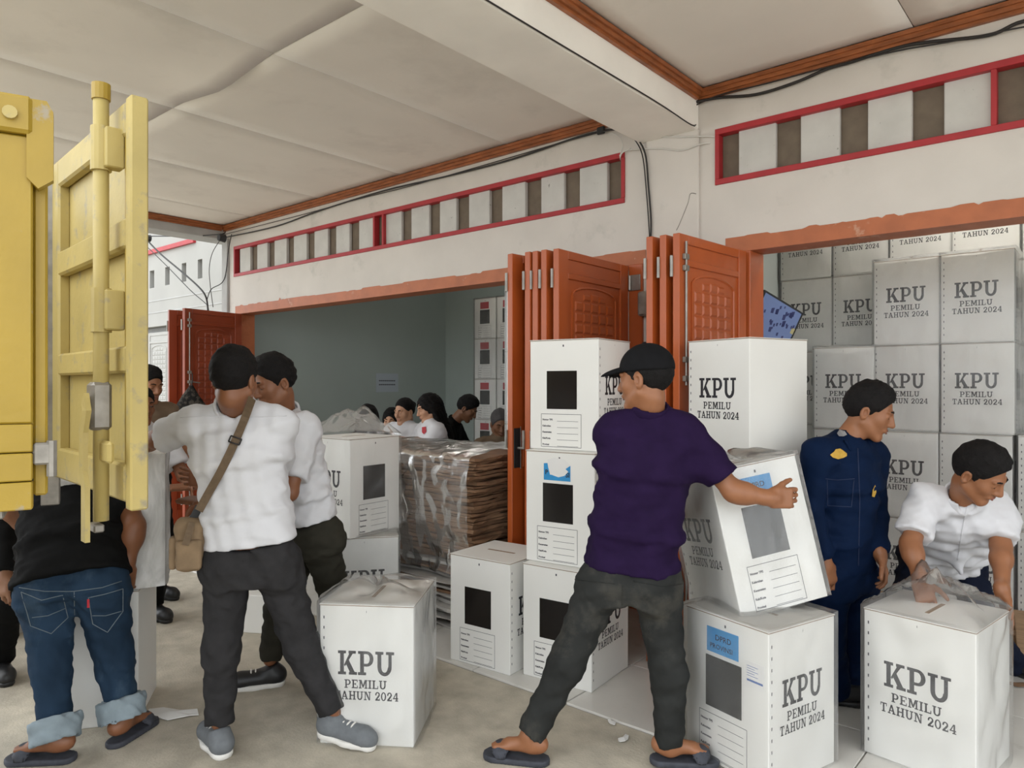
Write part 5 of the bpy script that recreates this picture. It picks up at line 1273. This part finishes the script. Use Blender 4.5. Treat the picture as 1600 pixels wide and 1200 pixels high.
# dark-clothed helper at the frame's left edge
J = dict(head=P(-70, 600, 3.62), sl=P(-20, 690, 3.55), sr=P(-120, 690, 3.70), el=P(12, 800, 3.50), wl=P(8, 900, 3.42), er=P(-150, 800, 3.6), wr=P(-120, 900, 3.5), hl=P(-38, 850, 3.68), hr=P(-100, 850, 3.74), kl=P(8, 945, 3.60), kr=P(-90, 960, 3.62), al=P(0, 1030, 3.72), ar=P(-110, 1035, 3.75))
person('person in black clothes at far left edge beside the truck', J, shirt=M_BLACKT, trou=M_BLACKT, sk=M_SK4, hair='short', facef=cdir(.9, -.2, .3), seed=12, leg=1.1, sleeve='long', fine=True, res=.014, face=False, feet={'l': ('shoe', cdir(.6, 0, -.6), 0.0, M_BSHOE, M_BSHOE), 'r': ('shoe', cdir(.3, 0, -.8), 0.0, M_BSHOE, M_BSHOE)})

# young man behind, facing left and looking down
J = dict(head=P(428, 597, 3.42), sl=P(476, 668, 3.40), sr=P(420, 668, 3.66), el=P(452, 770, 3.28), wl=P(385, 790, 3.34), er=P(380, 765, 3.62), wr=P(330, 780, 3.45),
         hl=P(498, 842, 3.48), hr=P(478, 842, 3.62), kl=P(528, 945, 3.62), kr=P(436, 950, 3.62), al=P(585, 1035, 3.85), ar=P(422, 1030, 3.60))
r3, b3, J3, fr3, L3 = person('young man in white shirt facing left behind the bag wearer', J, shirt=M_WSHIRT, trou=M_OTROU, sk=M_SK1, hair='quiff', facef=cdir(-.62, -.36, -.66), seed=15, collar=True, hem=P(500, 812, 3.5), fold=.005, shirt_loose=1.05, sleeve='short',
    feet={'l': ('shoe', cdir(-.5, 0, .2), 0.0, M_BSHOE, M_SOLE), 'r': ('shoe', cdir(-.95, 0, -.3), 0.0, M_BSHOE, M_SOLE, dict(laces=True))})

# blue uniform man
J = dict(head=P(1358, 642, 3.30), sr=P(1278, 708, 3.22), sl=P(1362, 708, 3.42), er=P(1265, 800, 3.22), wr=P(1290, 880, 3.20), el=P(1367, 800, 3.42), wl=P(1375, 866, 3.28),
         hr=P(1292, 900, 3.30), hl=P(1340, 898, 3.42), kr=P(1292, 1000, 3.30), kl=P(1334, 990, 3.46), ar=P(1308, 1085, 3.38), al=P(1326, 1075, 3.55))
r5, b5, J5, fr5, L5 = person('man in navy blue uniform with gold badges watching the carried box', J, shirt=M_NAVY, trou=M_NAVY, sk=M_SK2, hair='quiff', facef=cdir(.80, -.36, -.46), seed=21, sleeve='long', hem=P(1312, 888, 3.36), fold=.004, collar=None, build=.98, leg=1.12,
    hands={'l': (cdir(.22, -1, -.15), cdir(-.7, 0, .3), cdir(-.3, 0, -1), dict(curl=.55))},
    feet={'r': ('shoe', cdir(.95, 0, -.2), TZ, M_BSHOE, M_BSHOE), 'l': ('shoe', cdir(.95, 0, .1), TZ, M_BSHOE, M_BSHOE)})
bu = bvh_of(r5, 'shirt'); so5 = [c for c in r5.children if c.name.startswith('shirt')][0]
M_GOLD = mat('gold_thread', (.55, .33, .05), .6, .1, 60, .2, 300); M_SILV = mat('silver_badge', (.45, .46, .48), .35, metal=.6); M_NAVYS = mat('navy_seam', (.006, .016, .055), .8)
decal(bu, [(1296, 711), (1302, 706), (1304, 702), (1311, 701), (1316, 704), (1322, 709), (1322, 713), (1316, 716), (1308, 718), (1300, 715)], r5, b5, 'chest_badge', M_GOLD, .005, so5)
decal(bu, [(1307, 680), (1312, 674), (1319, 676), (1322, 681), (1316, 684), (1309, 684)], r5, b5, 'collar_badge', M_SILV, .010, so5)
decal(bu, [(1362, 765), (1366, 758), (1368, 768), (1365, 776), (1361, 775)], r5, b5, 'chest_badge', M_GOLD, .005, so5)
decal(bu, [(1246, 700), (1252, 696), (1257, 702), (1254, 712), (1247, 716)], r5, b5, 'sleeve_badge', M_GOLD, .005, so5)
seam(bu, [(1340, 700), (1343, 780), (1341, 884)], r5, b5, 'placket', M_NAVYS, .0025, 12, .001, so5)
for pts in ([(1289, 748), (1308, 750), (1335, 748)], [(1292, 750), (1293, 790), (1330, 792), (1334, 750)]): seam(bu, pts, r5, b5, 'pocket_seam', M_NAVYS, .002, 8, .001, so5)
hrv, hfv, huv = fr5[3], fr5[4], fr5[2]
S = Solid(); nb5 = fr5[1] + huv * .045
for q in (-1, 1): S.box(nb5 + hrv * .055 * q + hfv * .045 + huv * .0, (.040, .008, .026), ((hrv * q * .6 + hfv * .7 - huv * .3).normalized(), (hfv * .7 - hrv * q * .6 + huv * .5).normalized(), huv), .005, .01)
S.cone(nb5 - huv * .0, nb5 + huv * .035, .074, .068, .01, flat=(True, True)); S.cone(nb5 - huv * .02, nb5 + huv * .07, .060, .058, .004, 's')
v, q = S.mesh(.007); sobj('collar', v, q, M_NAVY, so5, b5)

# bending man in white at the right
J = dict(head=P(1530, 738, 3.06), sr=P(1446, 782, 3.24), sl=P(1556, 800, 3.24), er=P(1422, 850, 3.14), wr=P(1438, 906, 3.02), el=P(1564, 855, 3.14), wl=P(1566, 925, 2.97),
         hr=P(1440, 870, 3.66), hl=P(1505, 870, 3.70), kr=P(1412, 955, 3.48), kl=P(1532, 965, 3.56), ar=P(1395, 1060, 3.72), al=P(1588, 1040, 3.72))
r6, b6, J6, fr6, L6 = person('man in white shirt and navy trousers bending over the front right box', J, shirt=M_WSHIRT, trou=M_NTROU, sk=M_SK2, hair='quiff', facef=cdir(.50, -.58, -.64), seed=25, collar=True, hem=P(1478, 868, 3.62), fold=.006, shirt_loose=1.06, build=1.04, up=(UP * .9 - CAMF * .3),
    hands={'r': (cdir(.15, -1, -.25), cdir(.3, -.1, .9), cdir(.9, 0, -.2), dict(curl=.7, grip=.3)), 'l': (cdir(.12, -1, -.2), cdir(-.95, 0, .2), cdir(-.2, 0, -1), dict(curl=.3))},
    tail=(P(1485, 850, 3.42), P(1502, 895, 3.34)),
    feet={'r': ('shoe', cdir(.1, 0, -1), TZ, M_BSHOE, M_BSHOE), 'l': ('shoe', cdir(.5, 0, -.8), TZ, M_BSHOE, M_BSHOE)})
bs6 = bvh_of(r6, 'shirt'); so6 = [c for c in r6.children if c.name.startswith('shirt')][0]
seam(bs6, [(1512, 785), (1503, 830), (1496, 875)], r6, b6, 'placket', M_WSHIRT, .0025, 10, .001, so6)

# two men beyond the truck door
def simple(label, hx, hy, d, f, shirt, trou, sk_, hair, seed, zhip=.86, fine=True, ph=None, face=True, armf=.25, lean=0.0, feetm=M_BSHOE, sleeve='short', headscale=1.0, fat=1.0, build=1.0, lips=None, gz=TZ, look=-.2, legs=True, oe=False, arms=None, hm=None, res=.014):
    h = P(hx, hy, d); fw = cdir(f[0], 0, f[1]); rt = fw.cross(UP).normalized()
    sh = h - UP * .195 - fw * (.02 + lean * .5); pel = Vector((sh.x, sh.y, 0)) - fw * (.02 + lean * .6) + UP * min(zhip, sh.z - .47)
    w_ = .165 * build; hipw = .085 * build
    J = dict(head=h, sl=sh - rt * w_, sr=sh + rt * w_, hl=pel - rt * hipw, hr=pel + rt * hipw)
    zk = (pel.z + gz) * .52
    for q, s in (('l', -1), ('r', 1)):
        J['e' + q] = sh + rt * s * (w_ + .05) - UP * .24 + fw * armf * .5; J['w' + q] = J['e' + q] + fw * .20 - UP * (.10 - armf * .2) - rt * s * .06
        J['k' + q] = Vector((pel.x, pel.y, zk)) + rt * s * .10 + fw * .06; J['a' + q] = Vector((pel.x, pel.y, gz + .09)) + rt * s * .11
    if arms: J.update(arms)
    return person(label, J, shirt=shirt, trou=trou, sk=sk_, hair=hair, facef=(fw + UP * look), seed=seed, fine=fine, res=res, face=face, sleeve=sleeve, headscale=headscale, fat=fat, build=build, lips=lips, open_eyes=oe, hm=hm,
                  feet={'l': ('shoe', fw, gz, feetm, feetm), 'r': ('shoe', fw + rt * .2, gz, feetm, feetm)})
simple('man in khaki shirt with short hair peering past the truck door', 232, 602, 5.0, (.85, -.45), M_KHAKI, M_BLACKT, M_SK2, 'quiff', 31, look=-.25, gz=0.0)
simple('man in white collar partly hidden behind the truck door edge', 219, 634, 4.55, (.75, -.6), M_WSHIRT, M_BLACKT, M_SK1, 'fade', 32, look=-.1, gz=0.0, oe=True)
# people at work in the left room
simple('woman in black headscarf behind the gathered plastic bag', 574, 655, 6.55, (-.3, 1), M_BLACKT, M_BLACKT, M_SK3, 'veil', 41, face=False, zhip=.70, sleeve='long')
simple('woman with long dark hair looking out behind seated colleagues', 612, 657, 7.45, (-.15, -.95), M_WSHIRT, M_BLACKT, M_SK3, 'long', 42, zhip=.70, lips=M_LIPW, oe=True, look=-.15)
a_ = P(640, 690, 6.3)
simple('round-faced woman in white uniform shirt with tied hair', 632, 643, 6.95, (-.55, -.75), M_WSHIRT, M_BLACKT, M_SK3, 'tied', 43, zhip=.70, fat=1.16, build=1.12, lips=M_LIPW, look=-.2, arms=dict(wl=P(616, 684, 6.62), el=P(655, 694, 6.70)))
rw, bw_, Jw, frw, Lw = simple('woman with long loose hair in white uniform bowing left', 670, 638, 6.40, (-.85, -.40), M_WSHIRT, M_BLACKT, M_SK3, 'long', 44, zhip=.70, lips=M_LIPW, look=-.3, build=1.05)
bw2 = bvh_of(rw, 'shirt'); decal(bw2, [(660, 668), (666, 667), (667, 675), (663, 679), (660, 676)], rw, bw_, 'sleeve_badge', M_REDST, .006)
simple('man in black shirt bowing over work at back of left room', 730, 638, 7.1, (.80, -.15), M_BLACKT, M_GTROU, M_SK4, 'quiff', 45, zhip=.74, look=-.7, lean=.30)
simple('person in grey cap half hidden behind doorway boxes', 781, 662, 6.5, (.2, -.9), M_KHAKI, M_GTROU, M_SK4, 'short', 46, zhip=.70, hm=mat('grey_cap_cloth', (.06, .055, .055), .8), look=-.4)
